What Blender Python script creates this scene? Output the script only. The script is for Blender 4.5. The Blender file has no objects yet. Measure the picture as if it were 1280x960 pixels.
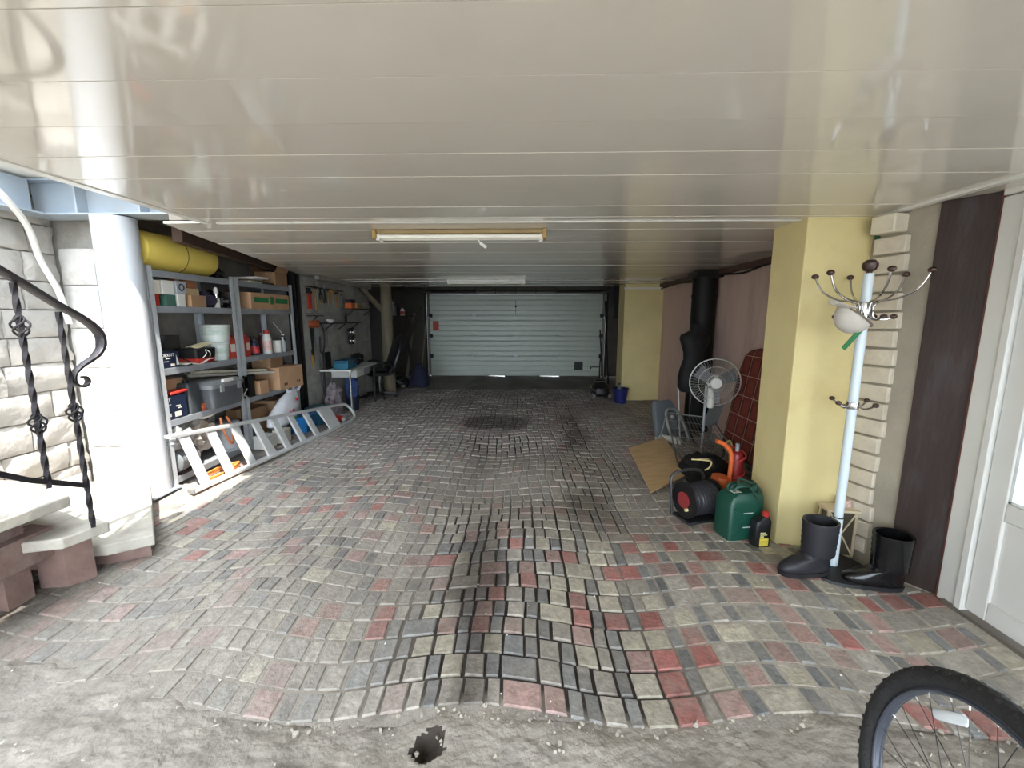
import bpy, bmesh, math, random
from mathutils import Vector, Matrix, Euler, noise
PI = math.pi
R = random.Random(7)
S = bpy.context.scene
COL = S.collection

# ------------------------------------------------------------ camera
cam_d = bpy.data.cameras.new('camera'); cam = bpy.data.objects.new('camera', cam_d); COL.objects.link(cam)
cam.location = (0, 0, 1.5)
cam.rotation_euler = (PI/2 - math.atan(83/530), 0, math.radians(1.4))
cam_d.sensor_fit = 'HORIZONTAL'; cam_d.sensor_width = 36; cam_d.lens = 530*36/1280
cam_d.clip_start = .03; cam_d.clip_end = 200
S.camera = cam
# ------------------------------------------------------------ sky, sun, exposure
w = bpy.data.worlds.new('sky'); S.world = w; w.use_nodes = True
bgn = w.node_tree.nodes['Background']; bgn.inputs[0].default_value = (.80, .90, 1.0, 1); bgn.inputs[1].default_value = 4.6
sl = bpy.data.lights.new('sun', 'SUN'); sl.energy = 7; sl.angle = math.radians(1.2); sl.color = (1, .95, .87)
sun = bpy.data.objects.new('sun', sl); COL.objects.link(sun)
sun.rotation_euler = Vector((-.2, .5, -1)).to_track_quat('-Z', 'Y').to_euler()
S.view_settings.view_transform = 'Standard'; S.view_settings.look = 'None'
S.view_settings.exposure = 1.0; S.view_settings.gamma = 1; S.view_settings.use_curve_mapping = False

# ------------------------------------------------------------ helpers
def lin(c):
    return tuple(((x/255)/12.92 if x/255 <= .04045 else ((x/255+.055)/1.055)**2.4) for x in c)
MATS = {}
def M(name, col=(128,128,128), rough=.6, metal=0, var=.15, scale=6, bump=0, bscale=30, spec=.5, stain=None, stain_amt=.5, stain_scale=3, alpha=1, trans=0, stretch=(1,1,1), coords='Object', emis=0):
    """plain procedural surface: noise-varied colour, optional stain colour and fine relief"""
    if name in MATS: return MATS[name]
    m = bpy.data.materials.new(name); m.use_nodes = True; MATS[name] = m
    nt = m.node_tree; N = nt.nodes; L = nt.links; b = N['Principled BSDF']
    b.inputs['Roughness'].default_value = rough; b.inputs['Metallic'].default_value = metal
    b.inputs['Specular IOR Level'].default_value = spec
    if alpha < 1: b.inputs['Alpha'].default_value = alpha
    if trans: b.inputs['Transmission Weight'].default_value = trans
    c = lin(col)
    tc = N.new('ShaderNodeTexCoord'); mp = N.new('ShaderNodeMapping'); mp.inputs['Scale'].default_value = stretch
    L.new(tc.outputs[coords], mp.inputs['Vector'])
    nz = N.new('ShaderNodeTexNoise'); nz.inputs['Scale'].default_value = scale; nz.inputs['Detail'].default_value = 6; nz.inputs['Roughness'].default_value = .6
    L.new(mp.outputs[0], nz.inputs['Vector'])
    rp = N.new('ShaderNodeValToRGB'); rp.color_ramp.elements[0].position = .3; rp.color_ramp.elements[1].position = .7
    rp.color_ramp.elements[0].color = (*[x*(1-var) for x in c], 1); rp.color_ramp.elements[1].color = (*[min(1, x*(1+var)) for x in c], 1)
    L.new(nz.outputs['Fac'], rp.inputs[0]); out = rp.outputs[0]
    if stain:
        n2 = N.new('ShaderNodeTexNoise'); n2.inputs['Scale'].default_value = stain_scale; n2.inputs['Detail'].default_value = 8; n2.inputs['Roughness'].default_value = .7
        L.new(mp.outputs[0], n2.inputs['Vector'])
        r2 = N.new('ShaderNodeMapRange'); r2.inputs[1].default_value = .5; r2.inputs[2].default_value = .72; r2.inputs[3].default_value = 0; r2.inputs[4].default_value = stain_amt
        L.new(n2.outputs['Fac'], r2.inputs[0])
        mx = N.new('ShaderNodeMix'); mx.data_type = 'RGBA'; L.new(r2.outputs[0], mx.inputs[0]); L.new(out, mx.inputs[6]); mx.inputs[7].default_value = (*lin(stain), 1); out = mx.outputs[2]
    L.new(out, b.inputs['Base Color'])
    if bump:
        n3 = N.new('ShaderNodeTexNoise'); n3.inputs['Scale'].default_value = bscale; n3.inputs['Detail'].default_value = 5
        L.new(mp.outputs[0], n3.inputs['Vector'])
        bp = N.new('ShaderNodeBump'); bp.inputs['Strength'].default_value = bump; bp.inputs['Distance'].default_value = .01
        L.new(n3.outputs['Fac'], bp.inputs['Height']); L.new(bp.outputs[0], b.inputs['Normal'])
    return m

class MB:
    """collects polygons; build() links them as one mesh object"""
    def __init__(s): s.v = []; s.f = []; s.m = []; s.T = Matrix.Identity(4); s.mi = 0
    def add(s, vs, fs):
        o = len(s.v); s.v += [tuple(s.T @ Vector(p)) for p in vs]
        s.f += [tuple(i+o for i in q) for q in fs]; s.m += [s.mi]*len(fs); return s
    def box(s, x0, x1, y0, y1, z0, z1):
        x0, x1 = min(x0, x1), max(x0, x1); y0, y1 = min(y0, y1), max(y0, y1); z0, z1 = min(z0, z1), max(z0, z1)
        return s.add([(x0,y0,z0),(x1,y0,z0),(x1,y1,z0),(x0,y1,z0),(x0,y0,z1),(x1,y0,z1),(x1,y1,z1),(x0,y1,z1)],
                     [(0,3,2,1),(4,5,6,7),(0,1,5,4),(1,2,6,5),(2,3,7,6),(3,0,4,7)])
    def cbox(s, c, d, rot=(0,0,0)):
        T = s.T; s.T = T @ Matrix.Translation(c) @ Euler(rot).to_matrix().to_4x4()
        s.box(-d[0]/2, d[0]/2, -d[1]/2, d[1]/2, -d[2]/2, d[2]/2); s.T = T; return s
    def bar(s, p, q, wd, th, up=(0,0,1)):
        """rectangular bar between two points"""
        p = Vector(p); q = Vector(q); d = (q-p).normalized(); u = Vector(up)
        if abs(d.dot(u)) > .97: u = Vector((1,0,0))
        a = d.cross(u).normalized()*wd/2; b = d.cross(a).normalized()*th/2
        return s.add([p-a-b, p+a-b, p+a+b, p-a+b, q-a-b, q+a-b, q+a+b, q-a+b],
                     [(0,1,2,3),(7,6,5,4),(0,4,5,1),(1,5,6,2),(2,6,7,3),(3,7,4,0)])
    def cyl(s, p, q, r, r2=None, n=12, cap=True):
        p = Vector(p); q = Vector(q); r2 = r if r2 is None else r2; d = (q-p).normalized()
        u = Vector((0,0,1)) if abs(d.z) < .9 else Vector((1,0,0)); a = d.cross(u).normalized(); b = d.cross(a)
        vs = []
        for c, rr in ((p, r), (q, r2)):
            for i in range(n):
                t = 2*PI*i/n; vs.append(c + a*math.cos(t)*rr + b*math.sin(t)*rr)
        fs = [(i, i+n, (i+1) % n+n, (i+1) % n) for i in range(n)]
        if cap: fs += [tuple(range(n)), tuple(range(2*n-1, n-1, -1))]
        return s.add(vs, fs)
    def tube(s, pts, r, n=8, closed=False, cap=True):
        pts = [Vector(p) for p in pts]; k = len(pts); rs = r if isinstance(r, (list, tuple)) else [r]*k
        vs = []; a = None
        for i in range(k):
            d = (pts[(i+1) % k]-pts[i-1]) if closed else (pts[min(i+1, k-1)]-pts[max(i-1, 0)])
            d.normalize()
            if a is None:
                u = Vector((0,0,1)) if abs(d.z) < .9 else Vector((1,0,0)); a = d.cross(u).normalized()
            else: a = (a - d*a.dot(d)).normalized()
            b = d.cross(a)
            for j in range(n):
                t = 2*PI*j/n; vs.append(pts[i]+a*math.cos(t)*rs[i]+b*math.sin(t)*rs[i])
        fs = []
        for i in range(k if closed else k-1):
            i2 = (i+1) % k
            for j in range(n): fs.append((i*n+j, i*n+(j+1) % n, i2*n+(j+1) % n, i2*n+j))
        if cap and not closed: fs += [tuple(range(n-1, -1, -1)), tuple(range((k-1)*n, k*n))]
        return s.add(vs, fs)
    def lathe(s, prof, c=(0,0,0), n=20):
        """profile of (radius, z) turned round a vertical axis"""
        vs = []; fs = []
        for r, z in prof:
            for j in range(n): t = 2*PI*j/n; vs.append((c[0]+r*math.cos(t), c[1]+r*math.sin(t), c[2]+z))
        for i in range(len(prof)-1):
            for j in range(n): fs.append((i*n+j, i*n+(j+1) % n, (i+1)*n+(j+1) % n, (i+1)*n+j))
        fs += [tuple(range(n-1, -1, -1)), tuple(range((len(prof)-1)*n, len(prof)*n))]
        return s.add(vs, fs)
    def loft(s, secs, n=20, e=2.0, cap=True):
        """superelliptic sections (cx, cy, z, rx, ry) stacked upward"""
        vs = []; fs = []
        for cx, cy, z, rx, ry in secs:
            for j in range(n):
                t = 2*PI*j/n; ct, st = math.cos(t), math.sin(t)
                vs.append((cx+rx*math.copysign(abs(ct)**(2/e), ct), cy+ry*math.copysign(abs(st)**(2/e), st), z))
        for i in range(len(secs)-1):
            for j in range(n): fs.append((i*n+j, i*n+(j+1) % n, (i+1)*n+(j+1) % n, (i+1)*n+j))
        if cap: fs += [tuple(range(n-1, -1, -1)), tuple(range((len(secs)-1)*n, len(secs)*n))]
        return s.add(vs, fs)
    def prism(s, poly, z0, z1):
        n = len(poly); vs = [(x, y, z0) for x, y in poly]+[(x, y, z1) for x, y in poly]
        a = sum(poly[i][0]*poly[(i+1) % n][1]-poly[(i+1) % n][0]*poly[i][1] for i in range(n))
        fs = [(i, (i+1) % n, (i+1) % n+n, i+n) for i in range(n)]+[tuple(range(n-1, -1, -1)), tuple(range(n, 2*n))]
        if a < 0: fs = [tuple(reversed(q)) for q in fs]
        return s.add(vs, fs)
    def blob(s, c, r, amp=.15, fr=2.5, seed=0, nu=22, nv=14, floor=None):
        vs = []; fs = []
        for i in range(nv+1):
            ph = PI*i/nv
            for j in range(nu):
                t = 2*PI*j/nu; d = Vector((math.sin(ph)*math.cos(t), math.sin(ph)*math.sin(t), math.cos(ph)))
                k = 1+amp*noise.noise(d*fr+Vector((seed*7.1, seed*3.3, 0)))+amp*.6*noise.noise(d*fr*2.7+Vector((0, seed*5.7, seed)))
                p = [c[q]+d[q]*r[q]*k for q in range(3)]
                if floor is not None: p[2] = max(p[2], floor)
                vs.append(p)
        for i in range(nv):
            for j in range(nu): fs.append((i*nu+j, (i+1)*nu+j, (i+1)*nu+(j+1) % nu, i*nu+(j+1) % nu))
        return s.add(vs, fs)
    def sheet(s, fn, nu, nv, th=.004):
        """thin closed sheet from fn(u, v) -> point"""
        P = [[Vector(fn(i/nu, j/nv)) for j in range(nv+1)] for i in range(nu+1)]
        top = []; bot = []
        for i in range(nu+1):
            for j in range(nv+1):
                a = P[min(i+1, nu)][j]-P[max(i-1, 0)][j]; b = P[i][min(j+1, nv)]-P[i][max(j-1, 0)]
                nn = a.cross(b); nn = nn.normalized() if nn.length > 1e-9 else Vector((0,0,1))
                top.append(P[i][j]+nn*th/2); bot.append(P[i][j]-nn*th/2)
        w_ = nv+1; K = len(top); fs = []
        for i in range(nu):
            for j in range(nv):
                q = (i*w_+j, (i+1)*w_+j, (i+1)*w_+j+1, i*w_+j+1); fs.append(q); fs.append(tuple(x+K for x in reversed(q)))
        for i in range(nu):
            for j, fl in ((0, 0), (nv, 1)):
                a, b = i*w_+j, (i+1)*w_+j; q = (a, a+K, b+K, b); fs.append(q if not fl else tuple(reversed(q)))
        for j in range(nv):
            for i, fl in ((0, 1), (nu, 0)):
                a, b = i*w_+j, i*w_+j+1; q = (a, a+K, b+K, b); fs.append(q if not fl else tuple(reversed(q)))
        return s.add(top+bot, fs)
    def build(s, name, mats, parent=None, smooth=35, bev=0, loc=None, rot=None, seg=2):
        me = bpy.data.meshes.new(name); me.from_pydata(s.v, [], s.f)
        for m in (mats if isinstance(mats, (list, tuple)) else [mats]): me.materials.append(m)
        if any(s.m): me.polygons.foreach_set('material_index', s.m)
        if smooth: me.shade_smooth(); me.set_sharp_from_angle(angle=math.radians(smooth))
        me.update(); o = bpy.data.objects.new(name, me); COL.objects.link(o)
        if parent: o.parent = parent
        if loc: o.location = loc
        if rot: o.rotation_euler = rot
        if bev:
            b = o.modifiers.new('bevel', 'BEVEL'); b.width = bev; b.segments = seg; b.limit_method = 'ANGLE'; b.angle_limit = math.radians(40)
        return o
def tag(o, label=None, cat=None, group=None, kind=None):
    if label: o['label'] = label
    if cat: o['category'] = cat
    if group: o['group'] = group
    if kind: o['kind'] = kind
    return o
def thing(name, label, cat, loc=(0,0,0), rz=0, group=None, rot=None):
    o = bpy.data.objects.new(name, None); COL.objects.link(o); o.location = loc; o.rotation_euler = rot or (0,0,rz); o.empty_display_size = .05
    return tag(o, label, cat, group)
def struct(o, label=None): o['kind'] = 'structure'; return tag(o, label)
def copy_tree(o, loc=None, rz=None, label=None, parent=None):
    c = o.copy(); COL.objects.link(c); c.parent = parent
    if loc is not None: c.location = loc
    if rz is not None: c.rotation_euler = (0,0,rz)
    if label: c['label'] = label
    for ch in list(o.children): copy_tree(ch, parent=c)
    return c
def writing(name, text, size, mat, parent, loc, rot, ext=.0006):
    cu = bpy.data.curves.new(name, 'FONT'); cu.body = text; cu.size = size; cu.extrude = ext; cu.align_x = 'CENTER'; cu.align_y = 'CENTER'
    t = bpy.data.objects.new(name, cu); COL.objects.link(t)
    me = bpy.data.meshes.new_from_object(t); bpy.data.objects.remove(t); me.materials.clear(); me.materials.append(mat)
    o = bpy.data.objects.new(name, me); COL.objects.link(o); o.parent = parent; o.location = loc; o.rotation_euler = rot
    return o
def spline(pts, k=6):
    """Catmull-Rom through points"""
    P = [Vector(p) for p in pts]; out = []
    for i in range(len(P)-1):
        a, b, c, d = P[max(i-1, 0)], P[i], P[i+1], P[min(i+2, len(P)-1)]
        for j in range(k):
            t = j/k; out.append(.5*((2*b)+(c-a)*t+(2*a-5*b+4*c-d)*t*t+(3*b-a-3*c+d)*t**3))
    return out+[P[-1]]
def sstep(a, b, x):
    t = max(0, min(1, (x-a)/(b-a))); return t*t*(3-2*t)

# ------------------------------------------------------------ shared materials
m_white = M('white_plastic', (225,224,218), .35, var=.05)
m_black = M('black_plastic', (22,22,24), .45, var=.2)
m_rubber = M('black_rubber', (30,30,33), .55, var=.25, bump=.15, bscale=60)
m_steel = M('galvanised_steel', (176,182,188), .35, .45, var=.12, scale=10)
m_grey_shelf = M('grey_painted_shelf', (152,156,162), .5, .2, var=.12, scale=5)
m_chrome = M('chrome', (205,205,205), .15, 1, var=.03)
m_card = M('brown_cardboard', (190,152,118), .8, var=.12, scale=5, bump=.05, bscale=80)
m_card2 = M('dull_cardboard', (162,128,96), .8, var=.15, scale=5)
m_tape = M('packing_tape', (190,160,120), .3, var=.05)
m_paper = M('paper', (222,216,204), .8, var=.08)
m_red = M('red_plastic', (178,48,40), .4, var=.12)
m_orange = M('orange_paint', (214,104,52), .42, var=.12)
m_navy = M('navy_print', (28,38,62), .45, var=.15)
m_blue = M('blue_plastic', (28,110,175), .4, var=.12)
m_teal = M('teal_plastic', (28,98,120), .4, var=.12)
m_dark = M('dark_metal', (40,38,38), .5, .4, var=.25)
m_wood = M('weathered_wood', (120,112,92), .75, var=.25, scale=4, stretch=(6,6,.6), bump=.2, bscale=20)
m_darkwood = M('dark_wood', (52,44,38), .7, var=.3, scale=4, stretch=(5,5,1))
m_alu = M('aluminium', (214,215,214), .35, .35, var=.06)
# ============================================================ THE SETTING
CZ = 2.09            # height of the panelled ceiling
# ---- stains on the paving: oil and tyre dirt, and soil with shade painted in
def stain(x, y):
    n = noise.noise(Vector((x*2.3, y*1.6, 1.7))); n2 = noise.noise(Vector((x*6, y*5, 4.2)))
    s = 0
    d = math.hypot((x+.40)/.60, (y-6.0)/.45); s = max(s, .95*(1-sstep(.75, 1.15, d+.25*n2)))              # oil puddle
    s = max(s, .92*sstep(.0, .45, .58-abs(x+.26+.05*math.sin(y*3))/.36+.45*n)*(1-sstep(2.6, 3.3, y)))      # wet track in front
    s = max(s, .72*sstep(.0, .5, .5-abs(x-.42-.05*y+.1*n)/.5+.5*n)*sstep(2.5, 3.3, y)*(1-sstep(7, 8.5, y)))
    s = max(s, .45*sstep(.0, .5, .3-abs(x+.45)/.6+.7*n)*sstep(2.9, 3.6, y))
    s = max(s, .55*sstep(6.2, 7.4, y)*sstep(-.25, .3, n))
    s = max(s, .35*sstep(4.2, 6, y)*sstep(-.1, .4, n2+.3*n))
    s = max(s, .85*(1-sstep(-2.62, -2.3, x+.12*n))*(1-sstep(2.55, 2.8, y)))                                     # dark soil plus the stairs' soft shadow, painted as one
    return min(1, s)
def jointdark(x, y):
    """where oily dirt fills the joints"""
    n = noise.noise(Vector((x*1.4, y*1.1, 9.1)))
    a = (1-sstep(.35, 1.0, abs(x-.05)+.25*n))*(1-sstep(3.0, 3.7, y))
    b = sstep(0, .4, .5-abs(x-.68-.03*(y-4))/.75+.35*n)*sstep(2.5, 3.1, y)*(1-sstep(6.6, 7.6, y))
    c = sstep(-.05, .25, n)*sstep(5.9, 6.8, y)
    d = 1-sstep(.6, 1.1, math.hypot((x+.25)/.6, (y-5.0)/.5)+.3*n)
    return max(a, b, c, d, .12)
def ground_h(x, y):
    k = 1-.6*sstep(4, 7, y)
    return k*(.020*math.sin(x*2*PI/1.35+1.1*math.sin(y*1.1)+.6)+.011*math.sin(y*2*PI/1.25+x*1.9)+.012*noise.noise(Vector((x*1.3, y*1.3, 0))))-.012*sstep(.5, 0, abs(x+.3))*k
def vcol_material(name, rough, bump, bscale, var=.3):
    m = bpy.data.materials.new(name); m.use_nodes = True; nt = m.node_tree; N = nt.nodes; L = nt.links; b = N['Principled BSDF']
    a = N.new('ShaderNodeAttribute'); a.attribute_name = 'Col'
    tc = N.new('ShaderNodeNewGeometry')
    nz = N.new('ShaderNodeTexNoise'); nz.inputs['Scale'].default_value = 28; nz.inputs['Detail'].default_value = 8; nz.inputs['Roughness'].default_value = .72
    L.new(tc.outputs['Position'], nz.inputs['Vector'])
    mr = N.new('ShaderNodeMapRange'); mr.inputs[1].default_value = .3; mr.inputs[2].default_value = .7; mr.inputs[3].default_value = 1-var; mr.inputs[4].default_value = 1+var
    L.new(nz.outputs['Fac'], mr.inputs[0])
    mu = N.new('ShaderNodeVectorMath'); mu.operation = 'SCALE'; L.new(a.outputs['Color'], mu.inputs[0]); L.new(mr.outputs[0], mu.inputs['Scale'])
    # pale dust lying in patches
    n2 = N.new('ShaderNodeTexNoise'); n2.inputs['Scale'].default_value = 5; n2.inputs['Detail'].default_value = 9; n2.inputs['Roughness'].default_value = .75; L.new(tc.outputs['Position'], n2.inputs['Vector'])
    r2 = N.new('ShaderNodeMapRange'); r2.inputs[1].default_value = .44; r2.inputs[2].default_value = .70; r2.inputs[3].default_value = .05; r2.inputs[4].default_value = .72; L.new(n2.outputs['Fac'], r2.inputs[0])
    ml = N.new('ShaderNodeMath'); ml.operation = 'MULTIPLY'; L.new(r2.outputs[0], ml.inputs[0]); L.new(a.outputs['Alpha'], ml.inputs[1])
    mx = N.new('ShaderNodeMix'); mx.data_type = 'RGBA'; L.new(ml.outputs[0], mx.inputs[0]); L.new(mu.outputs[0], mx.inputs[6]); mx.inputs[7].default_value = (*lin((150,142,132)), 1)
    L.new(mx.outputs[2], b.inputs['Base Color']); b.inputs['Roughness'].default_value = rough; b.inputs['Specular IOR Level'].default_value = .4
    n3 = N.new('ShaderNodeTexNoise'); n3.inputs['Scale'].default_value = bscale; n3.inputs['Detail'].default_value = 6; L.new(tc.outputs['Position'], n3.inputs['Vector'])
    bp = N.new('ShaderNodeBump'); bp.inputs['Strength'].default_value = bump; bp.inputs['Distance'].default_value = .006; L.new(n3.outputs['Fac'], bp.inputs['Height']); L.new(bp.outputs[0], b.inputs['Normal'])
    return m
m_paver = vcol_material('paver_concrete', .56, .8, 60, .42)
m_bed = vcol_material('joint_sand', .85, .7, 90, .2)
def mixc(a, b, t): return tuple(a[i]*(1-t)+b[i]*t for i in range(3))
SAND, SOOT, DUST = lin((182,174,161)), lin((40,36,33)), lin((158,150,140))
def set_vcol(me, fn):
    ca = me.color_attributes.new('Col', 'FLOAT_COLOR', 'POINT')
    for i, v in enumerate(me.vertices): ca.data[i].color = (*fn(v.co.x, v.co.y, i), 1-.9*max(stain(v.co.x, v.co.y), .8*jointdark(v.co.x, v.co.y)))
def edge_y(x): return 1.40+.034*math.sin(x*2*PI/1.3+.8*math.sin(1.4*.9)+2.2)+.035*noise.noise(Vector((x*5, 0, 3)))+.02*noise.noise(Vector((x*16, 0, 5)))+.28*sstep(-1.0, -2.6, x)
# bedding under the pavers
mb = MB(); nx, ny = 100, 150; X0, X1, Y0, Y1 = -3.95, 2.62, 1.37, 11.2
vs = []
for j in range(ny+1):
    for i in range(nx+1):
        x = X0+(X1-X0)*i/nx; y = Y0+(Y1-Y0)*j/ny
        vs.append((x, y, ground_h(x, y)-.0015-.0065*min(1, jointdark(x, y)) if y < 8.9 else ground_h(x, y)))
mb.add(vs, [(j*(nx+1)+i, j*(nx+1)+i+1, (j+1)*(nx+1)+i+1, (j+1)*(nx+1)+i) for j in range(ny) for i in range(nx)])
floor = struct(mb.build('floor', m_bed), 'worn garage floor of wavy coloured concrete pavers')
def bedcol(x, y, i):
    if y > 8.85: return mixc(lin((140,136,132)), SOOT, .6*stain(x, y))
    if y < edge_y(x)+.03: return lin((150,143,134))
    c = mixc(mixc(SAND if x > .3 else lin((160,152,141)), lin((158,154,150)), sstep(2.8, 3.8, y)), lin((46,40,36)), min(1, jointdark(x, y))); return mixc(c, SOOT, .8*stain(x, y))
set_vcol(floor.data, bedcol)
# pavers, laid in wavy rows
PCOL = dict(red=lin((164,98,92)), rose=lin((166,132,126)), cream=lin((184,176,156)), beige=lin((164,157,147)), grey=lin((124,126,127)), dark=lin((98,100,103)))
pav = []
cols = []; x = -3.0
while x < 2.5:
    wide = R.choice((.088, .09, .095, .118)); cols.append((x, wide, .058 if R.random() < .9 else .075)); x += cols[-1][1]+cols[-1][2]+.014
y = 1.40; row = 0
while y < 8.85:
    dx = R.uniform(-.006, .006)
    for x, wa, wb in cols:
        ww = ('red', 'red', 'cream', 'beige', 'rose', 'cream', 'beige') if x > .2 else ('red', 'rose', 'beige', 'beige', 'cream', 'beige', 'grey')
        nn = ('grey', 'grey', 'dark', 'beige') if x > -1 else ('grey', 'beige', 'beige', 'dark')
        q = R.random(); xx = x+dx
        if q < .62: seq = ((wa, ww), (wb, nn))
        elif q < .92: seq = ((wb, nn), (wa, ww))
        else: seq = ((wa+wb+.007, ww),)
        for wd, ch in seq: pav.append((xx, xx+wd, y, y+.122, R.choice(ch))); xx += wd+.007
    y += .129; row += 1
def warp(x, y):
    return (x+.02*noise.noise(Vector((x*1.5, y*1.2, 5)))*2, y+.034*math.sin(x*2*PI/1.3+.8*math.sin(y*.9)+2.2)*(1-.5*sstep(3, 6, y))+.02*noise.noise(Vector((x*.8, y*.8, 2))))
def paver_geo(p):
    xa, xb, ya, yb, kind = p; g = .0032
    j = [R.uniform(-.003, .003) for _ in range(8)]
    cs = [(xa+g+j[0], ya+g+j[1]), (xb-g+j[2], ya+g+j[3]), (xb-g+j[4], yb-g+j[5]), (xa+g+j[6], yb-g+j[7])]
    cs = [warp(*c) for c in cs]; cx = sum(c[0] for c in cs)/4; cy = sum(c[1] for c in cs)/4
    tz = R.uniform(-.0035, .0035); tx = R.uniform(-.02, .02); ty = R.uniform(-.03, .03)
    def H(x, y): return ground_h(x, y)+tz+tx*(x-cx)+ty*(y-cy)
    ins = [(c[0]+(cx-c[0])*.1, c[1]+(cy-c[1])*.08) for c in cs]
    vs = [(c[0], c[1], H(*c)-.03) for c in cs]+[(c[0], c[1], H(*c)-.003) for c in cs]+[(c[0], c[1], H(*c)+.0025) for c in ins]
    fs = [(8,9,10,11)]+[(4+i, 4+(i+1) % 4, 8+(i+1) % 4, 8+i) for i in range(4)]+[(i, (i+1) % 4, 4+(i+1) % 4, 4+i) for i in range(4)]
    base = PCOL[kind]; t = 1+R.uniform(-.28, .18)*(1-.65*sstep(2.8, 4.5, cy)); base = tuple(min(1, b*t) for b in base)
    fade = max(.55*sstep(3.0, 5.2, cy)+.3*sstep(5, 7, cy), .68*sstep(.2, -1.2, cx), .25)
    fade = max(fade, .86*sstep(2.35, 3.1, cy)*(1-sstep(.8, 1.6, abs(cx-.25))))
    if cx < -.9 and cy > 2.4: fade = .5*sstep(3.5, 5.5, cy)+.35
    if cx > .6 and cy < 2.7: fade = .12
    fade *= R.uniform(.7, 1.2)
    if R.random() < .12: fade += .35
    base = mixc(base, mixc(lin((152,145,136)), lin((172,168,164)), sstep(3.2, 5.5, cy)), min(.92, fade))  # dusty grey, painted paler far off to make up for light lost with depth
    cols = [(*mixc(base, lin((60,51,44)), .82*stain(v[0], v[1])), 1-.9*stain(v[0], v[1])) for v in vs]
    return vs, fs, cols
def near(p):
    return ((p[0]+p[1])/2)**2*.6+p[2]**2
pav.sort(key=lambda p: (p[2] > 3.4 or p[0] < -2.35 or p[1] > 2.2, near(p)))
big_vs, big_fs, big_cols = [], [], []
for k, p in enumerate(pav):
    cxp, cyp = warp((p[0]+p[1])/2, (p[2]+p[3])/2)
    if cxp > 2.22 and cyp < 2.25: continue
    if cyp < edge_y(cxp)+.015: continue
    vs, fs, cols = paver_geo(p)
    if k < 300:
        me = bpy.data.meshes.new('paver'); me.from_pydata(vs, [], fs); me.materials.append(m_paver)
        ca = me.color_attributes.new('Col', 'FLOAT_COLOR', 'POINT')
        for i, c in enumerate(cols): ca.data[i].color = c
        o = bpy.data.objects.new('paver', me); COL.objects.link(o); o.parent = floor
    else:
        o_ = len(big_vs); big_vs += vs; big_cols += cols; big_fs += [tuple(i+o_ for i in q) for q in fs]
me = bpy.data.meshes.new('paver_field'); me.from_pydata(big_vs, [], big_fs); me.materials.append(m_paver)
ca = me.color_attributes.new('Col', 'FLOAT_COLOR', 'POINT'); ca.data.foreach_set('color', [q for c in big_cols for q in c])
pf = bpy.data.objects.new('paver_field', me); COL.objects.link(pf); pf.parent = floor; pf['kind'] = 'stuff'
# concrete apron in front of the pavers with a crumbled edge and a pit
mb = MB(); nx, ny = 420, 170; vs = []
for j in range(ny+1):
    for i in range(nx+1):
        x = -3.95+6.35*i/nx; ye = edge_y(x)+.05; y = .55+(ye-.55)*(j/ny)
        z = .004+.007*noise.noise(Vector((x*3, y*3, 1)))+.009*noise.noise(Vector((x*9, y*9, 2)))+.006*noise.noise(Vector((x*28, y*28, 3)))+.004*abs(noise.noise(Vector((x*60, y*60, 8))))
        z += (ground_h(x, y)-.004)*sstep(1.0, 1.35, y)-.012*sstep(ye-.14, ye-.03, y)*sstep(-1.9, -.9, x)-.012*sstep(ye-.03, ye, y)
        d = math.hypot((x+.33)/.055, (y-1.29)/.06)+.35*noise.noise(Vector((x*25, y*25, 7))); z -= .055*(1-sstep(.35, 1.15, d))
        vs.append((x, y, z))
mb.add(vs, [(j*(nx+1)+i, j*(nx+1)+i+1, (j+1)*(nx+1)+i+1, (j+1)*(nx+1)+i) for j in range(ny) for i in range(nx)])
for q, fc in enumerate(mb.f):
    c = [sum(mb.v[i][k] for i in fc)/4 for k in (0, 1)]
    if math.hypot((c[0]+.33)/.055, (c[1]-1.29)/.06)+.35*noise.noise(Vector((c[0]*25, c[1]*25, 7))) < 1.12: mb.m[q] = 1  # faces inside the pit take the darker material
apron = mb.build('concrete_apron', [M('rough_concrete', (152,144,134), .85, var=.28, scale=7, bump=.9, bscale=45, stain=(112,102,92), stain_amt=.6, stain_scale=4), M('dark_pit', (62,54,48), .95, bump=.8)][:2], floor, smooth=60)
# loose white chips and grit scattered on the floor
mb = MB()
for i in range(150):
    x = R.uniform(-2.4, 2.1); y = R.uniform(.95, 4.6); r = R.uniform(.002, .006)
    if y < 1.4 and R.random() < .3: r *= 1.8
    mb.T = Matrix.Translation((x, y, ground_h(x, y)*(1 if y > 1.3 else .3)+.005)) @ Euler((R.uniform(0,3), R.uniform(0,3), R.uniform(0,3))).to_matrix().to_4x4()
    mb.add([(-r,-r,-r*.5),(r,-r*.8,-r*.5),(0,r,-r*.5),(0,0,r*.6)], [(0,2,1),(0,1,3),(1,2,3),(2,0,3)])
tag(mb.build('floor_grit', M('white_chips', (206,200,190), .7), smooth=0), 'small white chips and grit scattered over the paving', 'grit', kind='stuff')
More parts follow.
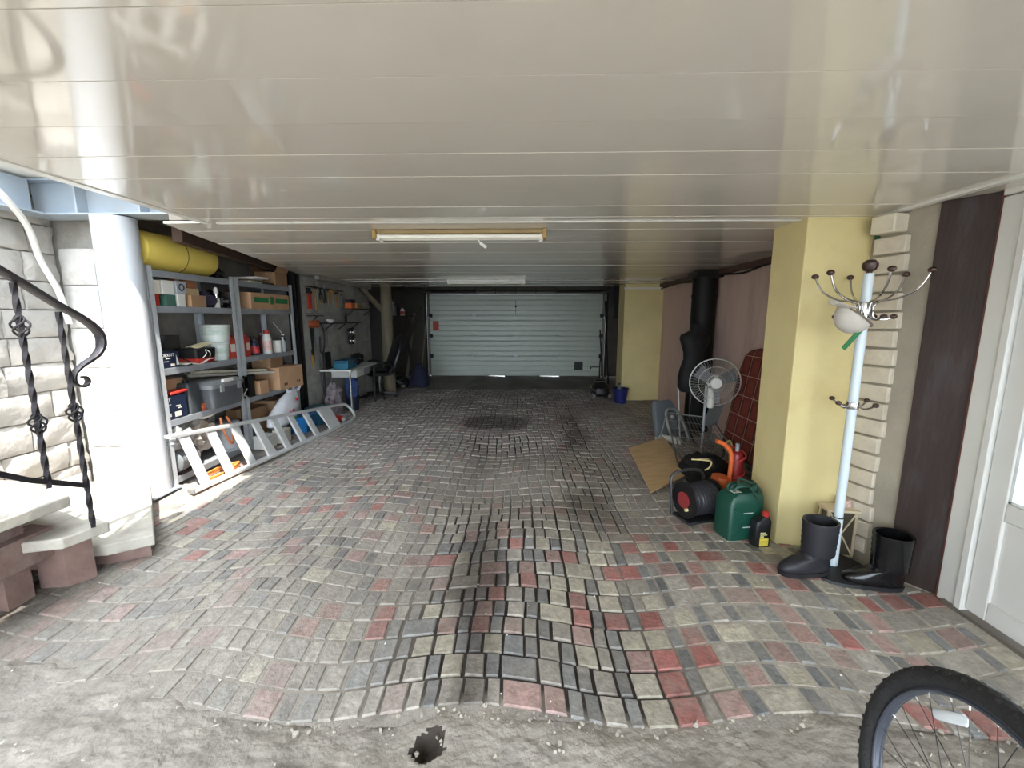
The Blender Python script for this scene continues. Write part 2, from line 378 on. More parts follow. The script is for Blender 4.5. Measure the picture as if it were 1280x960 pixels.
# crumbled rubble along the broken edge of the paving
mb = MB()
for i in range(420):
    x = R.uniform(-1.6, 2.1); y = edge_y(x)-abs(R.gauss(0, .09))+.01; r = R.uniform(.003, .009)*(1.6 if R.random() < .08 else 1)
    mb.T = Matrix.Translation((x, y, ground_h(x, y)-.008+.3*r)) @ Euler((R.uniform(0,3), R.uniform(0,3), R.uniform(0,3))).to_matrix().to_4x4()
    mb.add([(-r,-r*.7,-r*.6),(r,-r*.9,-r*.5),(r*.8,r,-r*.6),(-r*.9,r*.7,-r*.5),(-r*.5,-r*.4,r*.6),(r*.6,-r*.5,r*.5),(r*.4,r*.6,r*.7),(-r*.4,r*.5,r*.6)], [(0,3,2,1),(4,5,6,7),(0,1,5,4),(1,2,6,5),(2,3,7,6),(3,0,4,7)])
rb = mb.build('edge_rubble', M('rubble', (170,162,150), .9, var=.25, scale=40, coords='Generated'), floor, smooth=0); rb['kind'] = 'stuff'
# ground outside
g = MB(); g.box(-30, 30, -30, .6, -.14, -.02); struct(g.build('ground_yard', M('yard_concrete', (112,108,102), .85, var=.12, bump=.3)))
g = MB(); g.box(2.7, 30, .6, 2.6, -.14, -.02); g.box(-30, 30, 11.2, 30, -.14, -.02)
struct(g.build('ground_drive', MATS['yard_concrete']))

# ---- ceiling: white wide PVC panels, left edge set back over the shelves
m_pvc = M('glossy_pvc_panel', (216,210,198), .07, var=.03, scale=2, bump=.05, bscale=2.2, spec=.9, stain=(190,182,168), stain_amt=.25, stain_scale=1.6, stretch=(1,1,1), coords='Object')
m_slab = M('ceiling_slab', (104,99,92), .9)
def cl_left(y): return -2.0 if y < 2.76 else (-2.28-.255*(y-2.76) if y < 6.2 else -3.16)
sb = MB(); sb.box(-1.98, 2.42, -1.5, 2.76, CZ+.02, 2.40); sb.prism([(-2.24,2.76),(2.62,2.76),(2.62,8.3),(-3.14,8.3),(-3.14,6.2)], CZ+.02, 2.40)
ceiling = struct(sb.build('ceiling', m_slab), 'low ceiling clad in glossy white plastic panels')
pw = .25; y = 2.65
ys = [(2.65, 2.76)]
while y > -1.5: ys.append((max(y-pw, -1.5), y)); y -= pw
y = 2.76
while y < 8.3: ys.append((y, min(y+pw, 8.3))); y += pw
for a, b in ys:
    xl0, xl1 = cl_left(a+.001), cl_left(b-.001); xr = 2.40 if b < 2.77 else 2.60
    p = MB(); g_ = .0016 if b < 2.77 else .0006; zz = CZ+R.uniform(-.0015, .0015); tl = R.uniform(-.0012, .0012)
    p.add([(xl0,a+g_,zz-tl),(xr,a+g_,zz-tl),(xr,b-g_,zz+tl),(xl1,b-g_,zz+tl),(xl0,a+g_,zz+.012),(xr,a+g_,zz+.012),(xr,b-g_,zz+.012),(xl1,b-g_,zz+.012)],
          [(0,3,2,1),(4,5,6,7),(0,1,5,4),(1,2,6,5),(2,3,7,6),(3,0,4,7)])
    p.build('ceiling_panel', m_pvc, ceiling)
t = MB(); t.box(-2.02, -1.965, -1.5, 2.76, CZ-.006, CZ+.32); t.build('edge_trim', M('white_trim', (228,226,220), .3, var=.04), ceiling, bev=.003)
t = MB(); t.box(-1.93, 2.0, 2.745, 2.775, CZ-.006, CZ); t.build('joint_strip', MATS['white_trim'], ceiling, bev=.002)
t = MB(); t.bar((2.10,2.72,CZ-.004), (2.06,1.0,CZ-.004), .04, .02); t.build('wall_trim', MATS['white_trim'], ceiling, bev=.004)
t = MB(); t.bar((2.27,2.15,CZ-.012), (2.27,1.0,CZ-.012), .05, .03); t.build('wall_trim', MATS['white_trim'], ceiling, bev=.004)

# unseen wall added above the ceiling to set where the sun reaches
u = MB(); u.box(-1.98, 2.7, -1.5, 8.3, 2.40, 3.0); struct(u.build('wall_sun_block', M('sun_block_render', (196,188,172), .85)))
# upper slab beyond the stair opening, steel beam at the column
u = MB(); u.box(-4.2, -1.98, 2.95, 3.62, 2.55, 2.75); struct(u.build('trim_1', M('white_soffit', (226,222,212), .5, var=.06)), 'white soffit above the stair opening')
u = MB(); u.box(-4.2, -2.0, 3.62, 8.6, 2.42, 2.60); struct(u.build('ceiling_recess', M('pale_recess_slab', (190,184,172), .85)))
m_bluesteel = M('pale_blue_steel', (176,188,200), .4, .1, var=.08, stain=(150,130,110), stain_amt=.3)
bm_ = thing('steel_beam', 'pale blue steel beam across the stair opening on the column', 'beam', (0,3.42,2.28))
b = MB(); b.box(-3.84, -2.1, -.10, .10, 0, .012); b.build('flange', m_bluesteel, bm_); b = MB(); b.box(-3.84, -2.1, -.10, .10, .25, .262); b.build('flange', m_bluesteel, bm_)
b = MB(); b.box(-3.84, -2.1, -.008, .008, .012, .25); b.build('web', m_bluesteel, bm_)
b = MB(); b.box(-3.42, -3.405, -.095, .095, .012, .25); b.build('stiffener', m_bluesteel, bm_); b = MB(); b.box(-2.93, -2.915, -.095, .095, .012, .25); b.build('stiffener', m_bluesteel, bm_)
bm2 = thing('steel_beam', 'short pale blue steel beam running along the stone wall to the column', 'beam', (-3.74,2.1,2.28))
b = MB(); b.box(-.09, .09, 0, 1.2, 0, .012); b.build('flange', m_bluesteel, bm2); b = MB(); b.box(-.008, .008, 0, 1.2, .012, .25); b.build('web', m_bluesteel, bm2)
col = thing('steel_column', 'thick round white-painted steel column beside the shelves', 'column', (-3.2,3.4,0))
b = MB(); b.lathe([(.142,.0),(.142,2.27)], n=40); b.build('shaft', M('white_column_paint', (205,208,214), .38, var=.06, scale=3, stain=(170,190,214), stain_amt=.5, stain_scale=1.3), col)
b = MB(); b.cbox((0,0,.008), (.30,.30,.016)); b.build('base_plate', m_bluesteel, col)

# ---- left walls
m_stone = M('limestone_block', (176,172,166), .9, var=.22, scale=5, bump=1.0, bscale=18, stain=(130,124,116), stain_amt=.55, stain_scale=5)
m_mortar = M('grey_mortar', (150,146,140), .95, var=.2, bump=.8, bscale=30)
wl = MB(); wl.box(-4.1, -3.885, -3.0, 3.55, -.1, 3.2); wall_l = struct(wl.build('wall_left', m_mortar), 'rough limestone block wall behind the stairs')
def rough_block(y0, y1, z0, z1, x, seed, dep=.05, amp=.018):
    p = MB(); nu, nv = 6, 4; vs = []
    for i in range(nu+1):
        for j in range(nv+1):
            yy = y0+(y1-y0)*i/nu; zz = z0+(z1-z0)*j/nv
            e = min(i, nu-i, j, nv-j); xx = x+amp*noise.noise(Vector((yy*7, zz*9, seed)))+.5*amp*noise.noise(Vector((yy*19, zz*21, seed)))-(.016 if e == 0 else 0)
            if e == 0: yy += .008*noise.noise(Vector((zz*20, seed, 1))); zz += .008*noise.noise(Vector((yy*20, seed, 2)))
            vs.append((xx, yy, zz))
    n = nv+1; fs = [(i*n+j, (i+1)*n+j, (i+1)*n+j+1, i*n+j+1) for i in range(nu) for j in range(nv)]
    o = len(vs); ring = [(i, 0) for i in range(nu)]+[(nu, j) for j in range(nv)]+[(i, nv) for i in range(nu, 0, -1)]+[(0, j) for j in range(nv, 0, -1)]
    for i, j in ring: q = vs[i*n+j]; vs.append((x-dep, q[1], q[2]))
    K = len(ring)
    for k in range(K):
        a = ring[k]; c = ring[(k+1) % K]; fs.append((a[0]*n+a[1], o+k, o+(k+1) % K, c[0]*n+c[1]))
    return p.add(vs, fs)
z = .0; k = 0
while z < 2.9:
    h = R.uniform(.20, .235); y = .9-R.uniform(0, .4)
    while y < 3.52:
        L_ = R.uniform(.34, .52); y1 = min(y+L_, 3.54)
        if 3.54-y1 < .12: y1 = 3.54
        rough_block(y+.006, y1-.006, z+.006, z+h-.006, -3.85, k, .06, .032).build('stone_block', m_stone, wall_l, smooth=50); k += 1; y = y1
    z += h
m_plaster = M('cracked_white_plaster', (208,204,198), .9, var=.12, scale=4, bump=.7, bscale=22, stain=(160,150,140), stain_amt=.5, stain_scale=6)
pr = MB(); pr.box(-4.1, -3.55, 3.58, 3.98, -.1, 2.5); pier = struct(pr.build('wall_pier', m_mortar), 'plastered pier standing behind the round column')
z = 0; k = 100
for h in (.36,.33,.38,.34,.36,.30):
    b = rough_block(3.515, 3.87, z+.004, z+h-.004, -3.55, k, .04, .012); k += 1
    b.v = [(-p[1], -p[0], p[2]) for p in b.v]
    b.f = [tuple(reversed(q)) for q in b.f]
    b.build('plaster_block', m_plaster, pier, smooth=50); z += h
wb = MB(); wb.box(-3.85, -3.64, 3.98, 6.0, -.1, 2.45); struct(wb.build('wall_left_recess', M('dull_grey_wall', (158,153,144), .9, var=.2, bump=.4)), 'dull grey wall behind the shelving')
m_block = M('concrete_block', (172,172,166), .9, var=.18, scale=4, bump=.6, bscale=35, stain=(96,92,86), stain_amt=.6, stain_scale=3)
wc = MB(); wc.box(-3.64, -3.125, 6.0, 8.7, -.1, 2.42); wall_g = struct(wc.build('wall_left_garage', m_mortar), 'concrete block wall carrying the hand tools')
z = 0; k = 300
for r_, h in enumerate((.52, .52, .52, .52)):
    y = 6.0-(.3 if r_ % 2 else 0)
    while y < 8.68:
        y0 = max(y, 6.0); y1 = min(y+.78, 8.69)
        if y1-y0 > .05: rough_block(y0+.005, y1-.005, z+.005, z+h-.005, -3.10, k, .03, .006).build('wall_block', m_block, wall_g, smooth=50)
        k += 1; y += .78
    z += h
p = thing('dark_post', 'tall dark steel post between the shelving and the tool wall', 'post', (-3.17,5.86,0)); b = MB(); b.box(-.06, .06, -.006, .006, 0, 2.3); b.build('flange', m_dark, p); b = MB(); b.box(-.05, .07, .10, .112, 0, 2.3); b.build('flange', m_dark, p); b = MB(); b.box(-.006, .006, .006, .10, 0, 2.3); b.build('web', m_dark, p)
b = MB(); b.bar((-2.95,3.7,2.2), (-3.28,5.95,2.14), .08, .12); b.bar((-3.28,5.95,2.14), (-3.18,8.3,2.13), .08, .10)
tag(b.build('wall_beam', M('rusty_beam', (86,66,56), .7, var=.3)), 'rusty brown beam under the ceiling above the shelving', 'beam')

# ---- right walls
m_pink = M('pink_plaster', (214,186,172), .85, var=.05, scale=2, bump=.15, stain=(120,104,92), stain_amt=.4, stain_scale=1.3, stretch=(1,2.2,.5))
wr = MB(); wr.box(2.50, 2.7, 3.0, 11.1, -.1, 2.42); struct(wr.build('wall_right', m_pink), 'stained pink plaster wall')
m_ochre = M('ochre_paint', (222,206,150), .7, var=.07, scale=2, bump=.08, stain=(196,168,104), stain_amt=.4, stain_scale=1.5)
yc = MB(); yc.box(1.70, 2.11, 2.69, 3.04, -.05, 2.2); struct(yc.build('wall_yellow_pillar', m_ochre, bev=.006), 'ochre yellow pillar behind the coat stand')
yc = MB(); yc.box(1.82, 2.52, 7.75, 8.2, -.05, 2.3); yc.box(2.08, 2.52, 3.0, 3.04, -.05, 2.2); o = yc.build('wall_yellow_far', m_ochre); struct(o, 'far ochre yellow pillar beside the garage door')
b = MB(); b.box(1.80, 2.46, 7.735, 7.75, 2.0, 2.03); b.build('white_strip', MATS['white_trim'], o)
# brick pilaster and dark panel beside the door
A = Vector((2.09, 2.66, 0)); B = Vector((2.165, 2.36, 0)); C = Vector((2.29, 2.165, 0))
wp = MB(); wp.prism([(A.x, A.y), (B.x, B.y), (C.x, C.y), (2.75, 2.165), (2.75, 3.0), (2.09, 3.0)], -.1, 2.3)
wpil = struct(wp.build('wall_pilaster', M('grey_render', (158,150,134), .9, var=.14, scale=3, bump=.4)), 'grey render wall between pillar and door')
m_brick = M('white_silicate_brick', (206,196,178), .85, var=.12, scale=10, bump=.5, bscale=40)
d = (B-A).normalized(); nrm = Vector((-abs(d.y), d.x*1, 0)).normalized(); nrm = Vector((d.y, -d.x, 0))
if nrm.x > 0: nrm = -nrm
def wallframe(p, dd, nn):
    return Matrix(((dd.x, nn.x, 0, p.x), (dd.y, nn.y, 0, p.y), (0, 0, 1, 0), (0, 0, 0, 1)))
z = .06
while z < 1.93:
    b = MB(); L_ = .175+R.uniform(-.012, .012); b.cbox((.012+L_/2, .012, z+.044), (L_, .036+R.uniform(-.010, .006), .093), (0, R.uniform(-.03,.03), 0))
    b.build('brick', m_brick, wpil, bev=.006).matrix_local = wallframe(A, d, nrm); z += .106
b = MB(); b.cbox((.095, .04, 2.02), (.13, .11, .10)); b.build('junction_box', M('old_white_plastic', (216,208,188), .5), wpil, bev=.008).matrix_local = wallframe(A, d, nrm)
d2 = (C-B).normalized(); n2_ = Vector((d2.y, -d2.x, 0)); n2_ = -n2_ if n2_.x > 0 else n2_
b = MB(); L2 = (C-B).length; b.box(0, L2, -.01, .012, .0, 2.12); dp = b.build('dark_panel', M('rusty_dark_steel', (58,46,42), .55, .3, var=.35, scale=3, stretch=(2,2,.35), bump=.2, stain=(78,80,86), stain_amt=.6, stain_scale=3), wpil); dp.matrix_local = wallframe(B, d2, n2_)
b = MB(); b.box(L2-.018, L2+.002, .012, .022, 0, 2.12); b.build('red_primer_strip', M('red_primer', (104,56,50), .7, var=.2), wpil).matrix_local = wallframe(B, d2, n2_)
# wall either side of the right door
wn = MB(); wn.box(2.30, 2.75, -1.0, .95, -.1, 2.4); wn.box(2.30, 2.75, .95, 2.165, 2.06, 2.4); struct(wn.build('wall_right_front', M('white_render', (214,210,202), .8, var=.06)), 'white rendered wall around the plastic door')
# back part of the garage
m_darkwall = M('dark_grey_wall', (74,70,66), .9, var=.2, bump=.4)
bk = MB(); bk.box(-3.7, -2.36, 11.0, 11.2, -.1, 2.6); bk.box(2.02, 2.7, 11.0, 11.2, -.1, 2.6); bk.box(-2.36, 2.02, 11.0, 11.2, 2.08, 2.6); struct(bk.build('wall_back', m_darkwall), 'dark wall around the garage door')
bk = MB(); bk.box(-3.7, -3.45, 8.7, 11.0, -.1, 2.6); struct(bk.build('wall_left_back', m_darkwall))
bk = MB(); bk.box(-3.7, 2.7, 8.3, 11.2, 2.45, 2.65); struct(bk.build('ceiling_back', m_slab))
# ============================================================ DOORS
# ---- sectional garage door
m_door = M('ribbed_door_panel', (200,208,196), .33, var=.04, scale=2, spec=.5)
gd = struct(thing('door_1', 'wide white ribbed sectional garage door at the far end', 'garage door', (-.17,10.86,0)))
W2 = 2.18
for i in range(4):
    z0 = .015+i*.512; p = MB(); prof = [(0, z0)]
    for r_ in range(4):
        zb = z0+.006+r_*.127
        prof += [(0, zb), (-.011, zb+.022), (-.011, zb+.098), (0, zb+.12)]
    prof.append((0, z0+.508)); n = len(prof)
    vs = [(-W2, a, b) for a, b in prof]+[(W2, a, b) for a, b in prof]+[(-W2, .04, z0), (-W2, .04, z0+.508), (W2, .04, z0), (W2, .04, z0+.508)]
    fs = [(k, k+n, k+n+1, k+1) for k in range(n-1)]+[(2*n, 2*n+1, 2*n+3, 2*n+2)]
    p.add(vs, fs); sec = p.build('door_section', m_door, gd, smooth=25)
    if i:
        for hx in (-1.06, 0, 1.06):
            h = MB(); h.cbox((hx, -.016, z0), (.09, .012, .05)); h.cyl((hx-.045, -.024, z0), (hx+.045, -.024, z0), .009, n=8); h.build('hinge', m_steel, sec)
        for hx in (-2.16, 2.16):
            h = MB(); h.cbox((hx, -.03, z0), (.08, .05, .10)); h.cyl((hx-.05, -.045, z0), (hx+.05, -.045, z0), .02, n=8); h.build('roller_bracket', m_dark, sec)
h = MB(); h.box(-W2, W2, .040, .052, .02, 2.08); h.build('door_core', m_door, gd)
h = MB(); h.box(-W2, W2, -.006, .04, 2.06, 2.085); h.build('top_cap', m_steel, gd)
h = MB(); h.box(-W2, -.72, 0, .03, -.045, .016); h.box(-.28, .62, 0, .03, -.045, .016); h.box(1.12, W2, 0, .03, -.045, .016); h.build('bottom_seal', m_rubber, gd)
h = MB(); h.box(-2.11, -1.96, -.014, -.011, 1.18, 1.41); h.build('red_sticker', M('red_sticker', (196,62,36), .5), gd)
h = MB(); h.box(1.50, 1.72, -.016, -.0, .17, .38); h.build('lock_plate', m_black, gd)
h = MB(); h.cyl((1.92,-.03,.25), (2.16,-.03,.25), .012, n=8); h.cyl((1.92,-.03,.25), (1.92,-.03,.20), .016, n=8); h.build('latch_bar', m_dark, gd)
h = MB(); h.cyl((0,-.02,1.93), (0,-.03,1.55), .006, n=6); h.cyl((0,-.03,1.80), (0,-.03,1.76), .025, n=10); h.build('pull_cord', m_dark, gd)
# torsion bar and tracks
ts = thing('torsion_bar', 'dark spring shaft running above the garage door', 'spring bar', (-.17,10.78,2.15))
b = MB(); b.cyl((-2.4,0,0), (2.4,0,0), .014, n=10); b.build('shaft', m_dark, ts)
for xa, xb in ((-2.1,-1.0), (1.0,2.1)):
    b = MB()
    k = 26; L_ = (xb-xa)/k
    b.lathe([(.034 if q % 2 else .040, q*L_) for q in range(k+1)], n=12); b.build('spring', m_dark, ts, loc=(xa,0,0), rot=(0, PI/2, 0))
for xx in (-1.0, -.5, 0, .5, 1.0):
    b = MB(); b.cbox((xx, .03, .0), (.03, .06, .14)); b.build('bracket', m_dark, ts)
for xx, sd in ((-2.44, 'left'), (2.10, 'right')):
    tr = thing('door_track', 'dark vertical steel track on the %s side of the garage door' % sd, 'door track', (xx,10.8,0))
    b = MB(); b.box(-.03, .03, -.05, .0, 0, 2.1); b.build('track', m_dark, tr)
    b = MB(); b.box(-.012, .012, -1.9, .0, 2.12, 2.17); b.build('ceiling_rail', m_dark, tr)
    for zz in (.3, .9, 1.5): b = MB(); b.cbox((0, .02, zz), (.10, .06, .04)); b.build('bracket', m_dark, tr)
# ---- white plastic door on the right, opening onto the yard
m_upvc = M('white_upvc', (222,221,216), .3, var=.04, scale=2)
rd = struct(thing('door_2', 'white plastic glazed door at the right edge', 'door', (2.27,0,0)))
b = MB(); b.box(-.012, .05, 2.03, 2.16, 0, 2.06); b.build('jamb', m_upvc, rd, bev=.006)
b = MB(); b.box(-.022, -.010, 2.028, 2.062, 0, 2.06); b.build('jamb_bead', m_upvc, rd, bev=.003)
b = MB(); b.box(-.012, .05, .95, 1.04, 0, 2.06); b.build('jamb', m_upvc, rd, bev=.006)
b = MB(); b.box(-.012, .05, 1.04, 2.03, 2.0, 2.06); b.build('head', m_upvc, rd, bev=.006)
b = MB(); b.box(-.03, .06, .95, 2.12, -.02, .018); b.build('threshold', M('threshold_metal', (120,114,106), .5, .4), rd, bev=.004)
b = MB(); b.box(-.002, .05, 1.93, 2.022, .03, 1.99); b.build('stile', m_upvc, rd, bev=.006)
b = MB(); b.box(-.002, .05, 1.05, 1.14, .03, 1.99); b.build('stile', m_upvc, rd, bev=.006)
for a, c in ((.03,.13), (.55,.64), (1.90,1.99)): b = MB(); b.box(-.002, .05, 1.14, 1.93, a, c); b.build('rail', m_upvc, rd, bev=.006)
b = MB(); b.box(.012, .038, 1.14, 1.93, .13, .55); b.build('lower_panel', m_upvc, rd)
b = MB(); b.box(.004, .02, 1.915, 1.93, .64, 1.90); b.box(.004, .02, 1.14, 1.93, .64, .655); b.build('glazing_bead', M('bright_bead', (232,238,240), .25), rd, bev=.002)
gm = bpy.data.materials.new('window_glass'); gm.use_nodes = True; gb = gm.node_tree.nodes['Principled BSDF']; gb.inputs['Transmission Weight'].default_value = 1; gb.inputs['Roughness'].default_value = 0; gb.inputs['IOR'].default_value = 1.45; gb.inputs['Base Color'].default_value = (.97,.99,1,1)
b = MB(); b.box(.022, .026, 1.14, 1.93, .64, 1.90); b.build('pane', gm, rd, smooth=0)
b = MB(); b.bar((-.05,1.10,1.0), (-.05,1.22,1.0), .02, .02); b.bar((-.0,1.10,1.0), (-.05,1.10,1.0), .02, .02); b.build('door_handle', m_steel, rd, bev=.003)
# things in the yard seen through the glass
pt = thing('clay_pot', 'orange clay pot seen through the door glass', 'pot', (3.75,3.05,-.02)); b = MB(); b.lathe([(.16,0),(.22,.40),(.25,.40),(.25,.47),(.21,.47),(.19,.38)], n=20); b.build('pot_body', M('terracotta', (206,140,96), .8), pt)
b = MB(); b.blob((0,0,.42), (.19,.19,.05), .1); b.build('soil', m_darkwood, pt)

# ============================================================ STAIRS
m_stair = M('worn_concrete_tread', (176,170,158), .85, var=.14, scale=6, bump=.5, bscale=40, stain=(120,108,98), stain_amt=.5, stain_scale=4)
m_redcon = M('reddish_concrete', (120,96,88), .9, var=.2, scale=8, bump=.5, stain=(150,140,132), stain_amt=.5, stain_scale=5)
st = thing('concrete_staircase', 'open concrete stairs rising along the stone wall at the left', 'stairs')
treads = [(.17, [(-2.28,2.40),(-2.46,2.27),(-2.80,2.22),(-3.82,2.25),(-3.82,3.50),(-3.56,3.24),(-3.02,3.21)], .07),
          (.36, [(-2.33,2.19),(-2.40,2.0),(-2.75,1.90),(-3.82,1.80),(-3.82,2.62),(-2.78,2.36)], .06),
          (.55, [(-2.44,2.11),(-2.48,1.70),(-3.82,1.55),(-3.82,2.36),(-2.92,2.31)], .06)]
y = 1.78
for k in range(4): treads.append((.74+.19*k, [(-2.48,y),(-2.48,y-.34),(-3.82,y-.34),(-3.82,y)], .06)); y -= .30
for zt, poly, th in treads: b = MB(); b.prism(poly, zt-th, zt); b.build('tread', m_stair, st, bev=.008)
b = MB(); b.prism([(-2.33,2.42),(-2.50,2.31),(-2.82,2.27),(-3.80,2.30),(-3.80,3.4),(-3.58,3.2),(-3.06,3.17)], -.06, .10); b.build('bottom_riser', m_redcon, st)
b = MB(); b.prism([(-2.46,2.20),(-2.52,2.10),(-2.66,2.08),(-2.66,2.3)], -.06, .30); b.build('support', m_redcon, st)
b = MB(); b.prism([(-2.62,2.02),(-2.62,1.90),(-2.78,1.88),(-2.78,2.04)], -.06, .49); b.build('support', m_redcon, st)
b = MB(); b.prism([(-2.56,2.10),(-2.56,1.2),(-2.70,1.2),(-2.70,2.12)], .22, .38); b.build('stringer', m_redcon, st)
b = MB(); b.add([(-2.66,2.2,.30),(-2.82,2.2,.30),(-2.82,.6,1.30),(-2.66,.6,1.30),(-2.66,2.2,.06),(-2.82,2.2,.06),(-2.82,.6,1.02),(-2.66,.6,1.02)], [(0,1,2,3),(7,6,5,4),(0,4,5,1),(1,5,6,2),(2,6,7,3),(3,7,4,0)]); b.build('stringer', m_redcon, st)
b = MB(); b.prism([(-2.85,2.25),(-2.85,1.2),(-3.82,1.2),(-3.82,2.25)], -.06, .28); b.build('rubble_base', m_redcon, st)
# wrought-iron railing
m_iron = M('black_wrought_iron', (52,50,54), .45, .5, var=.25, scale=14, bump=.3, bscale=50)
rl = thing('stair_railing', 'black wrought iron railing with scroll end on the stairs', 'railing', (-2.36,2.13,.36))
XR = -2.36
def rp(y, z): return (0, y-2.13, z-.36)
def twisted(p0, p1, r=.011):
    b = MB(); p0 = Vector(p0); p1 = Vector(p1); n = 44; vs = []; fs = []
    for i in range(n+1):
        c = p0.lerp(p1, i/n); a = i*.42
        for j in range(4): t = a+j*PI/2; vs.append(c+Vector((math.cos(t)*r*1.25, math.sin(t)*r*1.25, 0)))
    for i in range(n):
        for j in range(4): fs.append((i*4+j, i*4+(j+1) % 4, (i+1)*4+(j+1) % 4, (i+1)*4+j))
    return b.add(vs, fs)
def basket(parent, y, z):
    b = MB()
    for k in range(4):
        pts = [Vector(rp(y, z+.055*(t/5-1)))+Vector((math.cos(k*PI/2+t*.42), math.sin(k*PI/2+t*.42), 0))*.033*math.sin(PI*t/10)**.8 for t in range(11)]
        b.tube(pts, .005, n=6)
    b.build('basket', m_iron, parent)
def baluster(y, z0, z1, zs):
    bars = twisted(rp(y, z0), rp(y, z1)).build('baluster', m_iron, rl, smooth=30)
    # the bar is open inside each basket: the basket hides it
    for z in zs: basket(bars, y, z)
baluster(2.13, .36, 1.53, (1.005,)); baluster(1.955, .66, 1.66, (1.46, .99)); baluster(1.72, .80, 1.83, (1.62, 1.15)); baluster(1.48, .95, 2.0, (1.8, 1.3))
hr = [(1.30,2.14),(1.55,1.965),(1.85,1.755),(2.00,1.655),(2.13,1.565),(2.22,1.51),(2.29,1.455),(2.325,1.40),(2.32,1.335),(2.275,1.285),(2.21,1.25),(2.165,1.215),(2.15,1.175),(2.165,1.145),(2.20,1.135),(2.222,1.155),(2.215,1.18),(2.195,1.185)]
wds = [.045]*6+[.045,.044,.040,.034,.028,.024,.022,.022,.022,.022,.020,.016]
P_ = spline([rp(*q) for q in hr], 5); ths = [wds[min(i//5, len(wds)-1)] for i in range(len(P_))]
b = MB(); vs = []; fs = []
for i, p in enumerate(P_):
    d = (P_[min(i+1, len(P_)-1)]-P_[max(i-1, 0)]).normalized(); nn = Vector((0, -d.z, d.y)); ww = ths[i]/2+.004; hh = ths[i]*.32
    for sx, sz in ((-1,-.6),(-.6,-1),(.6,-1),(1,-.6),(1,.6),(.6,1),(-.6,1),(-1,.6)): vs.append(p+Vector((sx*ww,0,0))+nn*sz*hh)
K = len(P_)
for i in range(K-1):
    for j in range(8): fs.append((i*8+j, i*8+(j+1) % 8, (i+1)*8+(j+1) % 8, (i+1)*8+j))
fs += [tuple(range(7,-1,-1)), tuple(range((K-1)*8, K*8))]
b.add(vs, fs); b.build('handrail', m_iron, rl)
b = MB(); b.bar(rp(1.3,1.12), rp(1.87,.735), .012, .026); b.bar(rp(1.87,.735), rp(2.13,.60), .012, .026); b.build('bottom_rail', m_iron, rl)
# white hose down the stone wall
b = MB(); b.tube(spline([(-3.58,2.50,2.62),(-3.60,2.80,2.50),(-3.61,3.0,2.36),(-3.70,3.22,2.18),(-3.80,3.36,1.95),(-3.80,3.46,1.7),(-3.80,3.50,1.45)], 6), .022, n=10)
tag(b.build('hose', M('white_hose', (226,224,220), .4, var=.05)), 'thick white hose hanging down the stone wall', 'hose')

# ============================================================ CEILING LAMPS
def lamp(y, x0, x1, label, double):
    t = thing('fluorescent_lamp', label, 'lamp', ((x0+x1)/2, y, CZ), 0, 'fluorescent ceiling lamps'); L_ = (x1-x0)/2
    b = MB(); b.box(-L_, L_, -.045, .045, -.028, 0); b.build('tray', M('lamp_tray_%d' % double, (146,124,84) if double else (214,214,210), .4, .2), t, bev=.004)
    for sx in (-1, 1):
        b = MB(); b.box(sx*L_, sx*(L_-.028), -.06, .06, -.062, -.0); b.build('end_cap', M('brass_cap' if double else 'white_cap', (158,128,70) if double else (216,216,212), .4, .3), t, bev=.004)
        for yy in ((-.035, .035) if double else (0,)): b = MB(); b.cbox((sx*(L_-.035), yy, -.05), (.025, .022, .04)); b.build('socket', m_white, t)
    for yy in ((-.035, .035) if double else (0,)):
        b = MB(); b.cyl((-L_+.04, yy, -.046), (L_-.04, yy, -.046), .014 if double else .018, n=14); b.build('tube', M('lamp_tube', (240,238,226), .25, var=.02), t)
    return t
l1 = lamp(3.02, -1.02, .16, 'open twin-tube fluorescent lamp with brass ends, the nearer ceiling lamp', True)
b = MB(); b.cyl((.12,-.05,-.06), (.15,-.06,-.10), .004, n=6); b.cyl((.145,-.06,-.095), (.185,-.07,-.125), .010, n=10); b.build('pull_switch', m_white, l1)
l2 = lamp(6.88, -1.19, .04, 'plain white fluorescent lamp, the farther one near the garage door', False)
b = MB(); b.tube(spline([(-1.2,6.88,CZ-.012),(-1.9,6.9,CZ-.02),(-2.4,6.95,CZ-.012),(-2.9,7.0,CZ-.02)], 8), .007, n=6); tag(b.build('lamp_cable', m_white), 'thin white cable leading to the farther ceiling lamp', 'cable')
b = MB(); b.box(-2.95, -2.88, 6.1, 8.2, CZ-.055, CZ-.004); tag(b.build('cable_duct', M('grey_duct', (150,146,138), .5), bev=.004), 'grey cable duct under the ceiling over the tool wall', 'cable duct')
# ---- far left post with brace
t = thing('wooden_post', 'round weathered wooden post beyond the office chair', 'post', (-2.68,8.42,0))
b = MB(); b.lathe([(.13,0),(.125,.05),(.118,.4),(.112,1.2),(.108,2.1)], n=20); b.build('trunk', m_wood, t)
b = MB(); b.bar((-.06,-.02,1.62), (-.34,-.40,2.05), .08, .07); b.build('brace', m_wood, t)
